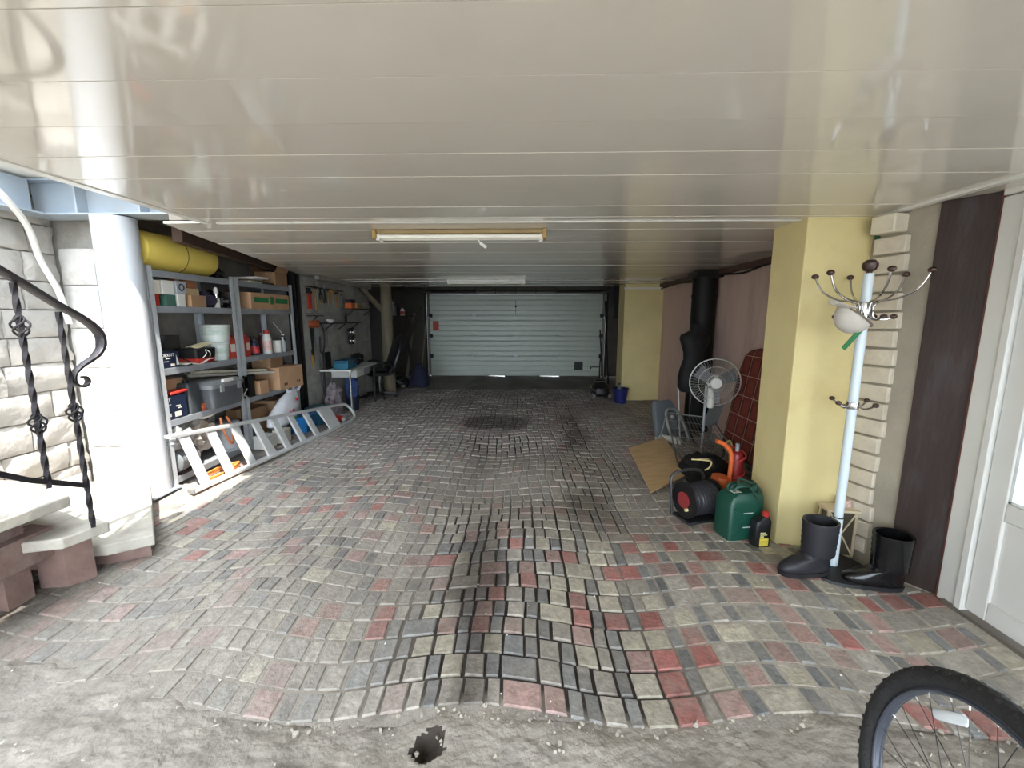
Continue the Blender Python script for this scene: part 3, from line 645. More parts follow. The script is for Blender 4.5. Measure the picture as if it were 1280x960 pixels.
# ============================================================ SHELVING
def rack(y0, y1, label):
    t = thing('metal_shelving', label, 'shelving', (-3.315, (y0+y1)/2, 0), 0, 'grey metal shelving units'); hl = (y1-y0)/2
    for sx in (-1, 1):
        for sy in (-1, 1):
            b = MB(); x = sx*.215; yv = sy*hl
            b.box(x, x-sx*.045, yv, yv-sy*.003, 0, 1.93); b.box(x, x-sx*.003, yv, yv-sy*.052, 0, 1.93); b.build('upright', M('bright_galvanised', (206,211,216), .4, .25, var=.1, scale=12), t, smooth=0)
    for z in (.08, .60, 1.06, 1.60, 1.90):
        b = MB(); b.box(-.208, .21, -hl+.004, hl-.004, z-.012, z); b.box(.203, .213, -hl+.004, hl-.004, z-.058, z); b.box(-.211, -.203, -hl+.004, hl-.004, z-.058, z)
        b.build('shelf', m_grey_shelf, t, bev=.002)
    return t
rack(3.52, 4.58, 'grey metal shelving unit nearest the round column')
rack(4.61, 5.75, 'grey metal shelving unit farther from the column, carrying bottles')
SH = dict(b=.08, a=.60, m=1.06, u=1.60, t=1.90)
def carton(label, loc, size, rz=0, mat=m_card, tape=True, flaps=False, name='cardboard_box', band=None, group=None, tilt=None):
    """carton standing at loc: body, two lid flaps, tape"""
    t = thing(name, label, 'box', loc, rz, group, tilt); w_, d_, h_ = size
    b = MB(); b.box(-w_/2, w_/2, -d_/2, d_/2, 0, h_-.004); b.build('body', mat, t, bev=.003)
    for s_ in (-1, 1):
        b = MB()
        if flaps:
            b.bar((s_*w_/2, 0, h_-.004), (s_*(w_/2+.03), 0, h_+.09), d_*.96, .004, up=(1,0,0)) if False else b.add([(s_*w_/2,-d_/2,h_-.004),(s_*w_/2,d_/2,h_-.004),(s_*(w_/2+.05),d_/2,h_+.08),(s_*(w_/2+.05),-d_/2,h_+.08),(s_*(w_/2-.004),-d_/2,h_-.004),(s_*(w_/2-.004),d_/2,h_-.004),(s_*(w_/2+.046),d_/2,h_+.08),(s_*(w_/2+.046),-d_/2,h_+.08)], [(0,1,2,3),(7,6,5,4),(0,3,7,4),(1,5,6,2),(3,2,6,7)])
        else: b.box(s_*.0015, s_*w_/2, -d_/2, d_/2, h_-.004, h_)
        b.build('flap', mat, t)
    if tape and not flaps:
        b = MB(); b.box(-.025, .025, -d_/2-.001, d_/2+.001, h_, h_+.001); b.box(-.025, .025, -d_/2-.0015, -d_/2, h_*.7, h_); b.box(-.025, .025, d_/2, d_/2+.0015, h_*.7, h_); b.build('tape', m_tape, t, smooth=0)
    if band:
        b = MB()
        for a0, a1, z0, z1 in band[1]: b.box(w_/2, w_/2+.0012, a0, a1, z0, z1)
        b.build('print', band[0], t, smooth=0)
    return t
def plain_pack(label, loc, size, mat, rz=0, lid=None, name='small_box', group=None):
    """small packet: body and fitted lid"""
    t = thing(name, label, 'box', loc, rz, group); w_, d_, h_ = size
    b = MB(); b.box(-w_/2, w_/2, -d_/2, d_/2, 0, h_*.82); b.build('body', mat, t, bev=.002)
    b = MB(); b.box(-w_/2-.002, w_/2+.002, -d_/2-.002, d_/2+.002, h_*.8, h_); b.build('lid', lid or mat, t, bev=.003)
    return t
def bottle(label, loc, r, h, mat, cap, neck=.4, name='bottle', lab=None, ch=.1, group=None):
    t = thing(name, label, 'bottle', loc, R.uniform(0,6), group); b = MB(); nr = r*neck
    b.lathe([(r*.94,0),(r,.01),(r,h*.62),(r*.93,h*.70),(nr*1.2,h*.82),(nr,h*.86),(nr,h*(1-ch*.5))], n=16); b.build('body', mat, t)
    b = MB(); b.lathe([(nr*1.18,h*(1-ch)),(nr*1.18,h*.99),(nr*.9,h)], n=14); b.build('cap', cap, t)
    if lab: b = MB(); b.lathe([(r+.001,h*.14),(r+.001,h*.55)], n=16); b.build('paper_label', lab, t)
    return t
# --- top shelf
fr = thing('foam_roll', 'big yellow foam mat roll on top of the shelving', 'roll', (-3.25,3.56,SH['t']+.168)); b = MB()
b.lathe([(.13,0),(.155,.01),(.163,.05),(.165,.5),(.163,.78),(.15,.83),(.12,.845)], n=32); b.build('roll', M('yellow_foam', (240,214,104), .75, var=.06, scale=3), fr, rot=(-PI/2,0,0))
b = MB(); b.tube([(.1655*math.cos(a), .42, .1655*math.sin(a)) for a in [2*PI*i/32 for i in range(32)]], .003, n=5, closed=True); b.build('tie', m_dark, fr)
b = MB(); b.blob((0,0,.055), (.07,.09,.06), .3, 3, 3, floor=0); tag(b.build('black_bag', m_black, loc=(-3.24,4.53,SH['t'])), 'small crumpled black bag beside the yellow foam roll', 'bag')
for i, (yy, ww, cc, rz) in enumerate(((5.02,.30,(206,196,176),.1), (5.05,.26,(120,112,100),-.15), (5.0,.28,(214,210,202),.25), (5.10,.22,(226,224,220),-.1))):
    b = MB(); b.box(-.12, .12, -ww/2, ww/2, 0, .018); o = b.build('magazine', M('magazine_%d' % i, cc, .6), bev=.002, loc=(-3.24+.01*i, yy, SH['t']+.0185*i), rot=(0,0,rz))
    tag(o, ('bottom', 'second lowest', 'second from top', 'topmost')[i]+' magazine in the flat pile on the top shelf', 'magazine', 'magazines on the top shelf')
carton('open brown carton with raised flaps at the far end of the top shelf', (-3.24,5.53,SH['t']), (.26,.30,.17), .05, m_card2, flaps=True)
b = MB(); b.box(-.13, .13, -.11, .11, 0, .02); tag(b.build('black_folder', m_black, bev=.003, loc=(-3.25,5.27,SH['t'])), 'flat dark folder lying before the open carton on the top shelf', 'folder')
# --- upper shelf
for i, (yy, dd, hh, mat, lb) in enumerate(((3.60,.07,.10,m_red,'small red box under the white boxes on the upper shelf'), (3.76,.10,.10,M('green_card', (70,108,96), .6),'small green box beside the red one on the upper shelf'))):
    plain_pack(lb, (-3.20,yy,SH['u']), (.16,dd,hh), mat)
plain_pack('cream box on top of the small red box on the upper shelf', (-3.2,3.605,SH['u']+.102), (.16,.11,.115), m_paper)
plain_pack('white box on top of the small green box on the upper shelf', (-3.2,3.745,SH['u']+.102), (.16,.13,.12), m_white)
plain_pack('tall narrow white box below the grey ring-marked box', (-3.19,3.875,SH['u']), (.15,.085,.11), m_white)
t = plain_pack('grey box printed with a dark ring on the upper shelf', (-3.19,3.885,SH['u']+.112), (.15,.11,.115), M('grey_card', (170,174,180), .6))
b = MB(); b.tube([(.0765, .028*math.cos(a), .06+.028*math.sin(a)) for a in [2*PI*i/20 for i in range(20)]], .006, n=5, closed=True); b.build('ring_print', m_navy, t)
carton('low brown box at the bottom of the carton stack on the upper shelf', (-3.2,4.06,SH['u']), (.2,.20,.11), .05, m_card2)
carton('flat brown box in the middle of the carton stack on the upper shelf', (-3.21,4.03,SH['u']+.111), (.18,.15,.06), -.06, M('tan_carton', (168,146,112), .8))
carton('small reddish brown box topping the carton stack on the upper shelf', (-3.21,4.02,SH['u']+.172), (.17,.14,.08), .04, M('reddish_carton', (142,92,64), .8))
b = MB(); b.blob((0,0,.07), (.13,.13,.085), .35, 3, 8, floor=0); tag(b.build('cloth_bundle', M('dark_purple_cloth', (42,36,56), .85, bump=.4), loc=(-3.22,4.24,SH['u'])), 'dark purple cloth bundle on the upper shelf', 'cloth')
t = thing('spray_bottle', 'white spray bottle with chrome collar on the upper shelf', 'bottle', (-3.14,4.36,SH['u'])); b = MB(); b.lathe([(.026,0),(.027,.01),(.027,.085),(.018,.10)], n=16); b.build('body', m_white, t); b = MB(); b.lathe([(.02,.10),(.02,.135)], n=16); b.build('collar', m_chrome, t); b = MB(); b.lathe([(.018,.135),(.021,.14),(.021,.18),(.012,.205)], n=16); b.build('cap', m_white, t)
b = MB(); b.blob((0,0,.08), (.14,.09,.10), .4, 3, 12, floor=0); tag(b.build('black_bag', m_black, loc=(-3.24,4.48,SH['u'])), 'crumpled black bag against the middle uprights on the upper shelf', 'bag')
carton('long cardboard box with green print on the upper shelf', (-3.24,5.24,SH['u']), (.30,.80,.185), 0, m_card, band=(M('green_print', (38,120,72), .6), ((-.34,-.06,.075,.135), (.09,.36,.075,.135), (-.02,.05,.06,.15))))
# --- middle shelf
t = carton('black box with white lettering at the near end of the middle shelf', (-3.17,3.66,SH['m']), (.12,.20,.145), 0, m_navy, tape=False, name='product_box')
writing('lettering', 'DEXNT', .040, m_white, t, (.0612,-.02,.112), (PI/2,0,PI/2)); writing('lettering', 'power', .020, m_paper, t, (.0612,-.02,.085), (PI/2,0,PI/2)); b = MB(); b.box(.06,.0612,-.0,.045,.015,.036); b.box(.06,.0612,-.08,-.02,.055,.060); b.build('print', m_paper, t, smooth=0); b = MB(); b.add([(.0612,.06,.02),(.0612,.095,.02),(.0612,.066,.115)], [(0,1,2)]); b.build('print', m_white, t, smooth=0)
b = MB(); b.tube(spline([(-.03,-.07,.01),(.03,.0,.008),(.04,.07,.01),(.0,.10,.03),(-.03,.06,.06)], 6), .006, n=6); tag(b.build('black_cable', m_black, loc=(-3.13,3.80,SH['m'])), 'loop of black cable beside the lettered black box', 'cable')
b = MB(); b.sheet(lambda u, v: (-.14+.26*u, -.18+.36*v, .012+.02*math.sin(u*5+v*3)*v+.012*math.sin(v*9)), 8, 12, .004); tag(b.build('paper_sheet', m_paper, loc=(-3.2,3.98,SH['m'])), 'crumpled papers lying on the middle shelf', 'paper')
t = thing('tool_tray', 'black and red tool tray with papers on top on the middle shelf', 'tool tray', (-3.23,4.11,SH['m'])); b = MB(); b.loft([(0,0,0,.11,.12),(0,0,.05,.115,.125)], n=28, e=8); b.build('tray', m_red, t, bev=.004); b = MB(); b.loft([(0,0,.05,.115,.13),(0,0,.14,.12,.14),(0,0,.145,.11,.13)], n=28, e=8); b.build('case', m_black, t); b = MB(); b.tube(spline([(.11,-.06,.05),(.14,-.04,.09),(.12,-.02,.13),(.14,.01,.10),(.12,.03,.06)], 5), .004, n=6); b.build('white_strap', m_white, t)
b = MB(); b.sheet(lambda u, v: (-.07+.14*u, -.10+.2*v, .005+.035*v+.008*math.sin(u*6)), 6, 8, .003); tag(b.build('paper_sheet', M('cream_paper', (226,214,170), .8), loc=(-3.2,4.14,SH['m']+.148)), 'cream sheet lying on top of the red tool tray', 'paper')
carton('flat wooden-coloured box at the back of the middle shelf near the column', (-3.43,3.74,SH['m']+.0), (.14,.26,.25), 0, M('pale_wood', (142,126,104), .8), tape=False)
carton('dark grey box at the back of the middle shelf', (-3.44,4.02,SH['m']), (.14,.18,.27), 0, M('charcoal_card', (62,62,62), .7), tape=False)
m_bucket = M('white_bucket', (206,214,208), .4, var=.06)
for i, (z, r, lb) in enumerate(((0,.115,'lower white bucket of the stack on the middle shelf'), (.185,.135,'upper white bucket, the topmost of the stack on the middle shelf'))):
    t = thing('bucket', lb, 'bucket', (-3.22,4.40,SH['m']+z), 0, 'white buckets on the middle shelf'); b = MB(); b.lathe([(r*.84,0),(r*.96,.155),(r,.157),(r,.172),(r*.93,.172),(r*.93,.03)], n=26); b.build('body', m_bucket, t)
    b = MB(); b.lathe([(r*1.02,.16),(r*1.03,.18),(r*.9,.183)], n=26); b.build('lid', m_bucket, t)
    b = MB(); b.lathe([(r*.90+.002,.05),(r*.95+.002,.13)], n=26); b.build('paper_label', M('bucket_print', (190,204,196), .5, var=.15, scale=30), t)
m_can = M('red_jerrycan', (186,62,46), .4, var=.12)
def jerry(loc, label, d=(.09,.15,.24), rz=0):
    t = thing('plastic_canister', label, 'canister', loc, rz, 'red canisters on the middle shelf'); w_, l_, h_ = d
    b = MB(); b.loft([(0,0,0,w_*.48,l_*.48),(0,0,.012,w_*.5,l_*.5),(0,0,h_*.72,w_*.5,l_*.5),(0,.01,h_*.86,w_*.46,l_*.42),(0,.02,h_*.92,w_*.3,l_*.22)], n=28, e=5); b.build('body', m_can, t)
    b = MB(); b.lathe([(.024,0),(.024,.03),(.02,.034)], c=(0,l_*.22,h_*.91), n=14); b.build('cap', m_red, t)
    b = MB(); b.tube(spline([(0,-l_*.4,h_*.78),(0,-l_*.38,h_*.97),(0,-l_*.05,h_*.99),(0,l_*.08,h_*.90)], 4), .012, n=8); b.build('handle', m_can, t)
    b = MB(); b.box(w_*.5, w_*.5+.001, -l_*.28, l_*.22, h_*.3, h_*.65); b.build('paper_label', m_paper, t); return t
jerry((-3.18,4.53,SH['m']), 'red canister with white label left of the middle uprights'); jerry((-3.18,4.78,SH['m']), 'orange-red canister right of the middle uprights', rz=.15)
bottle('blue and red labelled bottle right of the red canister', (-3.17,4.95,SH['m']), .05, .19, m_navy, m_black, .7, lab=M('red_blue_label', (190,60,60), .5, var=.7, scale=25))
bottle('brown oil bottle standing behind the labelled blue bottle', (-3.26,5.06,SH['m']), .04, .22, M('brown_plastic', (92,80,62), .4), m_black)
t = bottle('tall white bottle with a red cap on the middle shelf', (-3.16,5.19,SH['m']), .052, .29, m_white, m_red, .55, lab=M('pinkish_label', (224,190,184), .5, var=.3, scale=30), ch=.16)
bottle('dark red bottle behind the tall white one', (-3.28,5.27,SH['m']), .042, .25, M('dark_red_plastic', (96,34,38), .4), M('grey_cap', (150,146,140), .4))
t = thing('white_tub', 'short white tub near the far end of the middle shelf', 'tub', (-3.15,5.38,SH['m'])); b = MB(); b.lathe([(.05,0),(.053,.005),(.053,.125),(.05,.13)], n=22); b.build('body', m_white, t); b = MB(); b.lathe([(.056,.125),(.056,.15),(.05,.152)], n=22); b.build('lid', m_white, t)
bottle('small white bottle beside the white tub', (-3.14,5.50,SH['m']), .032, .19, M('bluish_white', (196,206,214), .35), m_white)
t = bottle('slim dark spray can with a long thin nozzle at the end of the middle shelf', (-3.18,5.58,SH['m']), .032, .23, M('dark_blue_can', (44,60,80), .3, .3), m_white, .5, name='spray_can'); b = MB(); b.cyl((0,0,.225), (-.02,-.16,.38), .004, n=6); b.build('nozzle', m_white, t); t.rotation_euler = (0,0,0)
# --- lower shelf
carton('brown carton behind the navy box on the lower shelf', (-3.33,3.74,SH['a']), (.2,.36,.34), 0, m_card)
t = carton('navy blue printed box at the near end of the lower shelf', (-3.17,3.66,SH['a']), (.12,.25,.21), 0, m_navy, tape=False, name='product_box')
writing('lettering', 'NT', .05, m_white, t, (.0612,-.085,.175), (PI/2,0,PI/2)); b = MB(); b.box(.06,.0612,-.02,.05,.02,.065); b.box(.06,.0612,-.11,-.05,.135,.14); b.box(.06,.0612,.02,.06,.09,.10); b.box(.06,.0612,.0,.05,.11,.12); b.box(.06,.0612,-.11,-.06,.03,.06); b.build('print', m_paper, t, smooth=0)
b = MB(); b.cbox((0,0,.02), (.12,.20,.025), (.05,0,0)); tag(b.build('red_pouch', m_red, bev=.01, loc=(-3.17,3.72,SH['a']+.212)), 'flat red pouch lying on the navy printed box', 'pouch')
t = thing('dark_canister', 'dark grey plastic canister between navy box and storage box', 'canister', (-3.2,3.90,SH['a'])); b = MB(); b.loft([(0,0,0,.09,.075),(0,0,.26,.09,.075),(0,0,.29,.07,.06)], n=26, e=6); b.build('body', M('charcoal_plastic', (58,62,66), .45), t, bev=.004); b = MB(); b.lathe([(.025,.29),(.025,.315)], n=12); b.build('cap', m_black, t)
t = thing('storage_box', 'smoky transparent storage box with latched grey lid on the lower shelf', 'storage box', (-3.22,4.26,SH['a'])); ms = M('smoky_plastic', (92,96,100), .3, var=.2)
b = MB(); b.loft([(0,0,0,.17,.22),(0,0,.02,.18,.23),(0,0,.2,.185,.245),(0,0,.205,.19,.25)], n=36, e=10); b.build('tub', ms, t); b = MB(); b.loft([(0,0,.205,.195,.258),(0,0,.24,.195,.258),(0,0,.25,.18,.24),(0,0,.275,.15,.21)], n=36, e=10); b.build('lid', M('smoky_lid', (132,134,136), .35), t)
b = MB(); b.box(.17,.20,-.09,.06,.25,.285); b.build('handle', m_white, t, bev=.006)
for yy in (-.14, .12): b = MB(); b.box(.188,.202,yy,yy+.05,.16,.23); b.build('latch', M('grey_latch', (150,152,154), .4), t, bev=.003)
b = MB(); b.blob((0,0,.03), (.02,.05,.04), .5, 3, 5, floor=0); tag(b.build('orange_cloth', M('rust_rag', (190,96,66), .85), loc=(-3.13,3.99,SH['a'])), 'small orange rag beside the smoky storage box', 'rag')
for i, (a, c, cc) in enumerate((((-3.36,4.15,.92),(-3.04,5.06,.845),(176,172,160)), ((-3.3,4.12,.96),(-3.10,5.0,.88),(196,188,168)), ((-3.42,4.2,.94),(-3.14,5.1,.82),(150,146,138)))):
    b = MB(); b.bar(a, c, .05, .025); tag(b.build('plank', M('plank_%d' % i, cc, .6)), ('pale', 'cream', 'grey')[i]+' slat lying across the middle of the lower shelf', 'slat', 'slats on the lower shelf')
t = carton('black box with a white chevron between the storage box and small carton', (-3.2,4.67,SH['a']), (.2,.22,.26), 0, m_black, tape=False); b = MB(); b.bar((.101,-.09,.05), (.101,-.03,.11), .012, .002, up=(1,0,0)); b.bar((.101,-.09,.05), (.101,-.03,0.0), .012, .002, up=(1,0,0)); b.build('print', m_white, t)
carton('small brown carton below the slats on the lower shelf', (-3.17,4.93,SH['a']), (.18,.17,.16), 0, m_card)
t = carton('large brown carton at the far end of the lower shelf', (-3.16,5.40,SH['a']), (.34,.46,.28), -.12, m_card); b = MB()
for yy, zz in ((.10,.06), (.14,.06), (-.15,.05), (-.11,.05)): b.box(.170,.1712,yy,yy+.022,zz,zz+.03)
b.build('print', m_darkwood, t, smooth=0)
carton('flat carton with an oval hole resting on the large brown carton', (-3.24,5.30,SH['a']+.282), (.22,.34,.12), .1, m_card2)
# --- bottom of the shelving
m_tarp = M('pale_tarp', (176,170,162), .7, var=.15, bump=.5, bscale=14)
b = MB(); b.blob((0,0,.15), (.14,.28,.20), .5, 2.6, 21, 40, 26, floor=0); tag(b.build('crumpled_tarp', m_tarp, loc=(-3.28,3.98,SH['b']+.10)), 'crumpled pale tarp on the bottom shelf', 'tarp')
b = MB(); b.blob((0,0,.10), (.12,.16,.10), .45, 2.6, 5, 30, 20, floor=0); tag(b.build('crumpled_bag', M('grey_film', (150,150,150), .4, var=.2), loc=(-3.17,3.66,SH['b']+.24)), 'grey plastic film bundle at the near end of the bottom shelf', 'bag')
t = thing('electric_motor', 'grey electric motor with cooling ribs on the bottom shelf', 'motor', (-3.2,3.74,SH['b']+.115)); b = MB(); b.lathe([(.05,-.16),(.10,-.15)]+[(.112 if k % 2 else .102, -.14+k*.018) for k in range(15)]+[(.10,.13),(.06,.15)], n=24); b.build('housing', M('motor_grey', (126,130,132), .45, .4), t, rot=(PI/2,0,.2)); b = MB(); b.box(-.1,.1,-.12,.12,-.115,-.09); b.build('foot_plate', m_dark, t)
b = MB(); pts = []
for i in range(60):
    a = i*.42; pts.append((.10+.12*math.cos(a)*.6, .05+.24*math.sin(a), .014+.0012*i*.4+.01*math.sin(a*1.7)))
b.tube(pts, .009, n=6); tag(b.build('extension_cord', M('orange_cord', (222,140,70), .5), loc=(-3.02,3.82,0)), 'orange extension cord coiled under the ladder', 'cord')
b = MB(); b.tube(spline([(.0,-.02,.45),(.03,-.05,.36),(.05,-.02,.24),(.04,.05,.16),(.03,.09,.22),(.02,.10,.34),(0,.06,.45)], 6), .011, n=8); tag(b.build('orange_strap', M('orange_hose', (222,130,86), .5), loc=(-3.07,4.16,.04)), 'orange hose loop hanging before the tarp', 'hose')
carton('brown carton at the back of the bottom shelf', (-3.36,5.0,SH['b']), (.3,.34,.34), 0, m_card2); carton('brown carton with a pale edge on the bottom shelf', (-3.34,5.42,SH['b']), (.3,.32,.36), .08, m_card)
t = thing('grey_bucket', 'upturned grey bucket on the bottom shelf below the storage box', 'bucket', (-3.22,4.42,SH['b'])); b = MB(); b.lathe([(.15,0),(.15,.02),(.135,.03),(.12,.30),(.10,.31)], n=26); b.build('body', M('light_grey_plastic', (170,176,180), .4), t); b = MB(); b.tube([(.152*math.cos(a), .152*math.sin(a), .02) for a in [2*PI*i/26 for i in range(26)]], .006, n=6, closed=True); b.build('rim', MATS['light_grey_plastic'], t)
b = MB(); b.blob((0,0,.05), (.09,.12,.05), .3, 3, 31, floor=0); tag(b.build('white_cloth', m_paper, loc=(-3.2,4.08,.50)), 'folded white cloth on top of the tarp', 'cloth')
b = MB(); b.blob((0,0,.13), (.10,.12,.13), .3, 2.5, 17, 26, 18, floor=0); tag(b.build('dark_sack', M('dark_sack', (66,66,70), .8), loc=(-3.2,4.72,SH['b'])), 'dark sack on the bottom shelf behind the ladder', 'sack')
# carrier bag, white box, blue crate behind the ladder
m_bag = M('white_carrier_bag', (232,234,240), .35, var=.05, bump=.5, bscale=10)
t = thing('carrier_bag', 'white plastic carrier bag with red print leaning on the shelving', 'bag', (-3.02,5.2,.0)); b = MB(); b.loft([(.0,-.10,.16,.05,.17),(.0,-.08,.20,.09,.26),(-.01,.0,.30,.10,.30),(-.02,.10,.40,.08,.26),(-.03,.18,.48,.05,.18),(-.03,.24,.54,.03,.10),(-.03,.27,.57,.045,.13)], n=30, e=2.4)
b.v = [(p[0]+.016*noise.noise(Vector((p[1]*9, p[2]*9, 1))), p[1]+.012*noise.noise(Vector((p[0]*12, p[2]*9, 4))), p[2]) for p in b.v]; b.build('body', m_bag, t)
b = MB(); b.tube(spline([(-.02,.16,.55),(-.0,.10,.62),(.0,.18,.66),(-.02,.25,.60)], 6), .014, n=8); b.build('handle', m_bag, t); b = MB(); b.tube(spline([(-.03,.28,.56),(-.01,.36,.64),(.0,.42,.60),(-.02,.38,.52)], 6), .016, n=8); b.build('handle', m_bag, t)
b = MB(); b.blob((.088,-.02,.30), (.012,.035,.028), .2, 3, 2, 14, 10); b.blob((.088,.05,.315), (.012,.022,.035), .2, 3, 4, 14, 10); b.build('red_flower_print', M('crimson_print', (196,34,60), .4), t)
b = MB(); b.blob((.05,.22,.44), (.02,.022,.02), .2, 3, 5, 14, 10); b.build('red_flower_print', MATS['crimson_print'], t); b = MB(); b.blob((.07,.04,.22), (.02,.12,.018), .2, 3, 6, 16, 10); b.build('green_print', M('green_leaf_print', (120,190,110), .5), t)
plain_pack('white cream box standing on the floor behind the ladder', (-2.93,4.95,0), (.14,.17,.16), m_paper, .1)
plain_pack('white tray box under the carrier bag', (-3.0,4.72,0), (.16,.18,.15), m_white)
t = thing('blue_crate', 'blue plastic crate on the floor behind the ladder', 'crate', (-2.93,5.48,0), .1); b = MB()
b.box(-.10,.10,-.16,.16,0,.01); b.box(-.10,-.092,-.16,.16,0,.21); b.box(.092,.10,-.16,.16,0,.21); b.box(-.10,.10,-.16,-.152,0,.21); b.box(-.10,.10,.152,.16,0,.21); b.build('tub', m_blue, t, bev=.002)
b = MB(); b.box(-.108,.108,-.168,.168,.195,.212); b.box(-.09,.09,-.15,.15,.19,.208); b.build('rim', m_blue, t, bev=.003)
t = thing('teal_crate', 'dark teal plastic box behind the far steps of the ladder', 'crate', (-2.95,5.88,0)); b = MB(); b.loft([(0,0,0,.10,.14),(0,0,.22,.11,.15)], n=28, e=8); b.build('tub', m_teal, t); b = MB(); b.loft([(0,0,.22,.115,.155),(0,0,.245,.11,.15)], n=28, e=8); b.build('lid', m_teal, t)
t = bottle('red bottle with white cap lying at the top end of the ladder', (-2.74,5.98,.052), .05, .20, m_red, m_white, .5); t.rotation_euler = (PI/2, 0, 1.1)
# --- aluminium ladder lying on its side
ld = thing('aluminium_ladder', 'aluminium stepladder lying on its side along the shelving', 'ladder', (0,0,0)); Lo0, Lo1 = Vector((-2.82,3.38,.03)), Vector((-2.47,5.88,.03)); Up0, Up1 = Vector((-3.0,3.40,.50)), Vector((-2.62,5.88,.27))
b = MB(); b.bar(Lo0, Lo1, .065, .028); b.build('rail', m_alu, ld, bev=.004)
b = MB(); b.bar(Up0, Up1, .065, .028); b.build('rail', m_alu, ld, bev=.004)
b = MB(); b.bar(Lo0+Vector((-.01,-.012,0)), Lo0+Vector((-.0,.03,0)), .07, .034); b.build('rubber_foot', M('grey_rubber', (120,118,114), .7), ld)
for k in range(7):
    t_ = .055+k*.107; a = Lo0.lerp(Lo1, t_); c = Up0.lerp(Up1, t_); 
    b = MB(); b.bar(a, c, .085, .026, up=(Lo1-Lo0).cross(c-a)); b.build('step', m_alu, ld, bev=.003)
a0, a1, c0, c1 = Lo0.lerp(Lo1,.80), Lo0.lerp(Lo1,.91), Up0.lerp(Up1,.80), Up0.lerp(Up1,.91)
b = MB(); b.bar((a0+a1)/2, (c0+c1)/2, .25, .016, up=(Lo1-Lo0).cross(c0-a0)); b.build('platform', m_alu, ld, bev=.004)
for t_ in (.42, .83): b = MB(); b.bar(Lo0.lerp(Lo1,t_)+Vector((-.03,0,0)), Up0.lerp(Up1,t_-.02)+Vector((-.03,0,0)), .018, .018); b.build('rear_strut', m_alu, ld)
b = MB(); b.tube(spline([Lo1, Lo1.lerp(Up1,.12)+Vector((.02,.16,0)), Lo1.lerp(Up1,.5)+Vector((.01,.22,0)), Up1.lerp(Lo1,.12)+Vector((.0,.16,0)), Up1], 7), .018, n=10); b.build('top_hoop', m_alu, ld)
# ============================================================ TOOL WALL AND DESK
XW = -3.08
def hang(name, label, cat, y, z, group='hand tools on the block wall'): return thing(name, label, cat, (XW, y, z), 0, group)
m_handle = M('wood_handle', (176,138,84), .6, var=.2, stretch=(4,4,1))
for y, lb in ((6.10,'left of the two red pipe wrenches hanging first on the tool wall'), (6.17,'right of the two red pipe wrenches hanging first on the tool wall')):
    t = hang('pipe_wrench', lb, 'wrench', y, 1.62); b = MB(); b.loft([(.02,0,0,.010,.018),(.02,0,.05,.010,.022),(.02,0,.22,.010,.016)], n=12, e=4); b.build('handle', m_red, t); b = MB(); b.box(.008,.032,-.03,.03,.22,.26); b.box(.008,.032,-.03,-.005,.26,.30); b.build('jaw', m_dark, t)
def hammer(y, z, L_, label, head=m_dark):
    t = hang('hammer', label, 'hammer', y, z); b = MB(); b.loft([(.022,0,0,.012,.016),(.022,0,L_*.5,.010,.012),(.022,0,L_,.010,.011)], n=10); b.build('handle', m_handle, t); b = MB(); b.box(.005,.04,-.055,.03,L_,L_+.035); b.cyl((.022,.03,L_+.017), (.022,.06,L_+.017), .018, n=10); b.build('head', head, t, bev=.003)
hammer(6.31, 1.62, .30, 'long-handled hammer hanging right of the red wrenches'); hammer(6.90, 1.70, .20, 'short wooden hammer in the middle of the tool row', m_handle); hammer(7.03, 1.66, .22, 'dark-headed hammer right of the short wooden hammer')
t = hang('pliers', 'black pliers with brass ring hanging after the long hammer', 'pliers', 6.48, 1.74); b = MB(); b.tube(spline([(.02,-.02,0),(.02,-.03,.08),(.02,-.005,.14),(.02,.02,.20)], 5), .010, n=8); b.tube(spline([(.02,.04,.01),(.02,.04,.08),(.02,.005,.14),(.02,-.015,.2)], 5), .010, n=8); b.build('grips', m_black, t); b = MB(); b.tube([(.03,-.03+.025*math.cos(a),.0+.025*math.sin(a)) for a in [2*PI*i/16 for i in range(16)]], .006, n=6, closed=True); b.build('ring', M('brass', (190,150,80), .3, .9), t)
t = hang('tin_snips', 'dark tin snips hanging beside the pliers', 'snips', 6.62, 1.72); b = MB(); b.tube(spline([(.02,-.03,0),(.02,-.01,.1),(.02,.02,.22)], 5), .012, n=8); b.tube(spline([(.02,.05,.02),(.02,.02,.1),(.02,-.01,.22)], 5), .012, n=8); b.build('grips', m_dark, t); b = MB(); b.bar((.02,.0,.20), (.02,.01,.28), .03, .01, up=(1,0,0)); b.build('blade', m_steel, t)
for i, (y, z, L_, lb) in enumerate(((6.76,1.70,.22,'brown-handled file left of the short wooden hammer'), (7.14,1.72,.20,'steel spanner right of the dark-headed hammer'), (7.24,1.70,.18,'last dark spanner of the tool row'))):
    t = hang('file' if i == 0 else 'spanner', lb, 'tool', y, z); b = MB(); b.bar((.015,0,0), (.015,0,L_), .022, .008, up=(1,0,0)); b.build('shank', m_handle if i == 0 else m_steel, t); b = MB(); b.tube([(.015,.02*math.cos(a),L_+.02*math.sin(a)) for a in [2*PI*k/12 for k in range(10)]], .006, n=6); b.build('end', m_dark, t)
b = MB(); b.box(0,.025,0,1.25,0,.016); tag(b.build('tool_rail', m_darkwood, loc=(XW-.01,6.08,1.935)), 'dark wooden rail that the hand tools hang from', 'rail')
t = hang('wall_ledge', 'thin dark ledge under the red wrenches', 'ledge', 6.05, 1.52, None); b = MB(); b.box(0,.08,0,.36,0,.012); b.build('board', m_darkwood, t); b = MB(); b.bar((.005,.18,-.06), (.07,.18,0), .012, .012); b.build('bracket', m_dark, t)
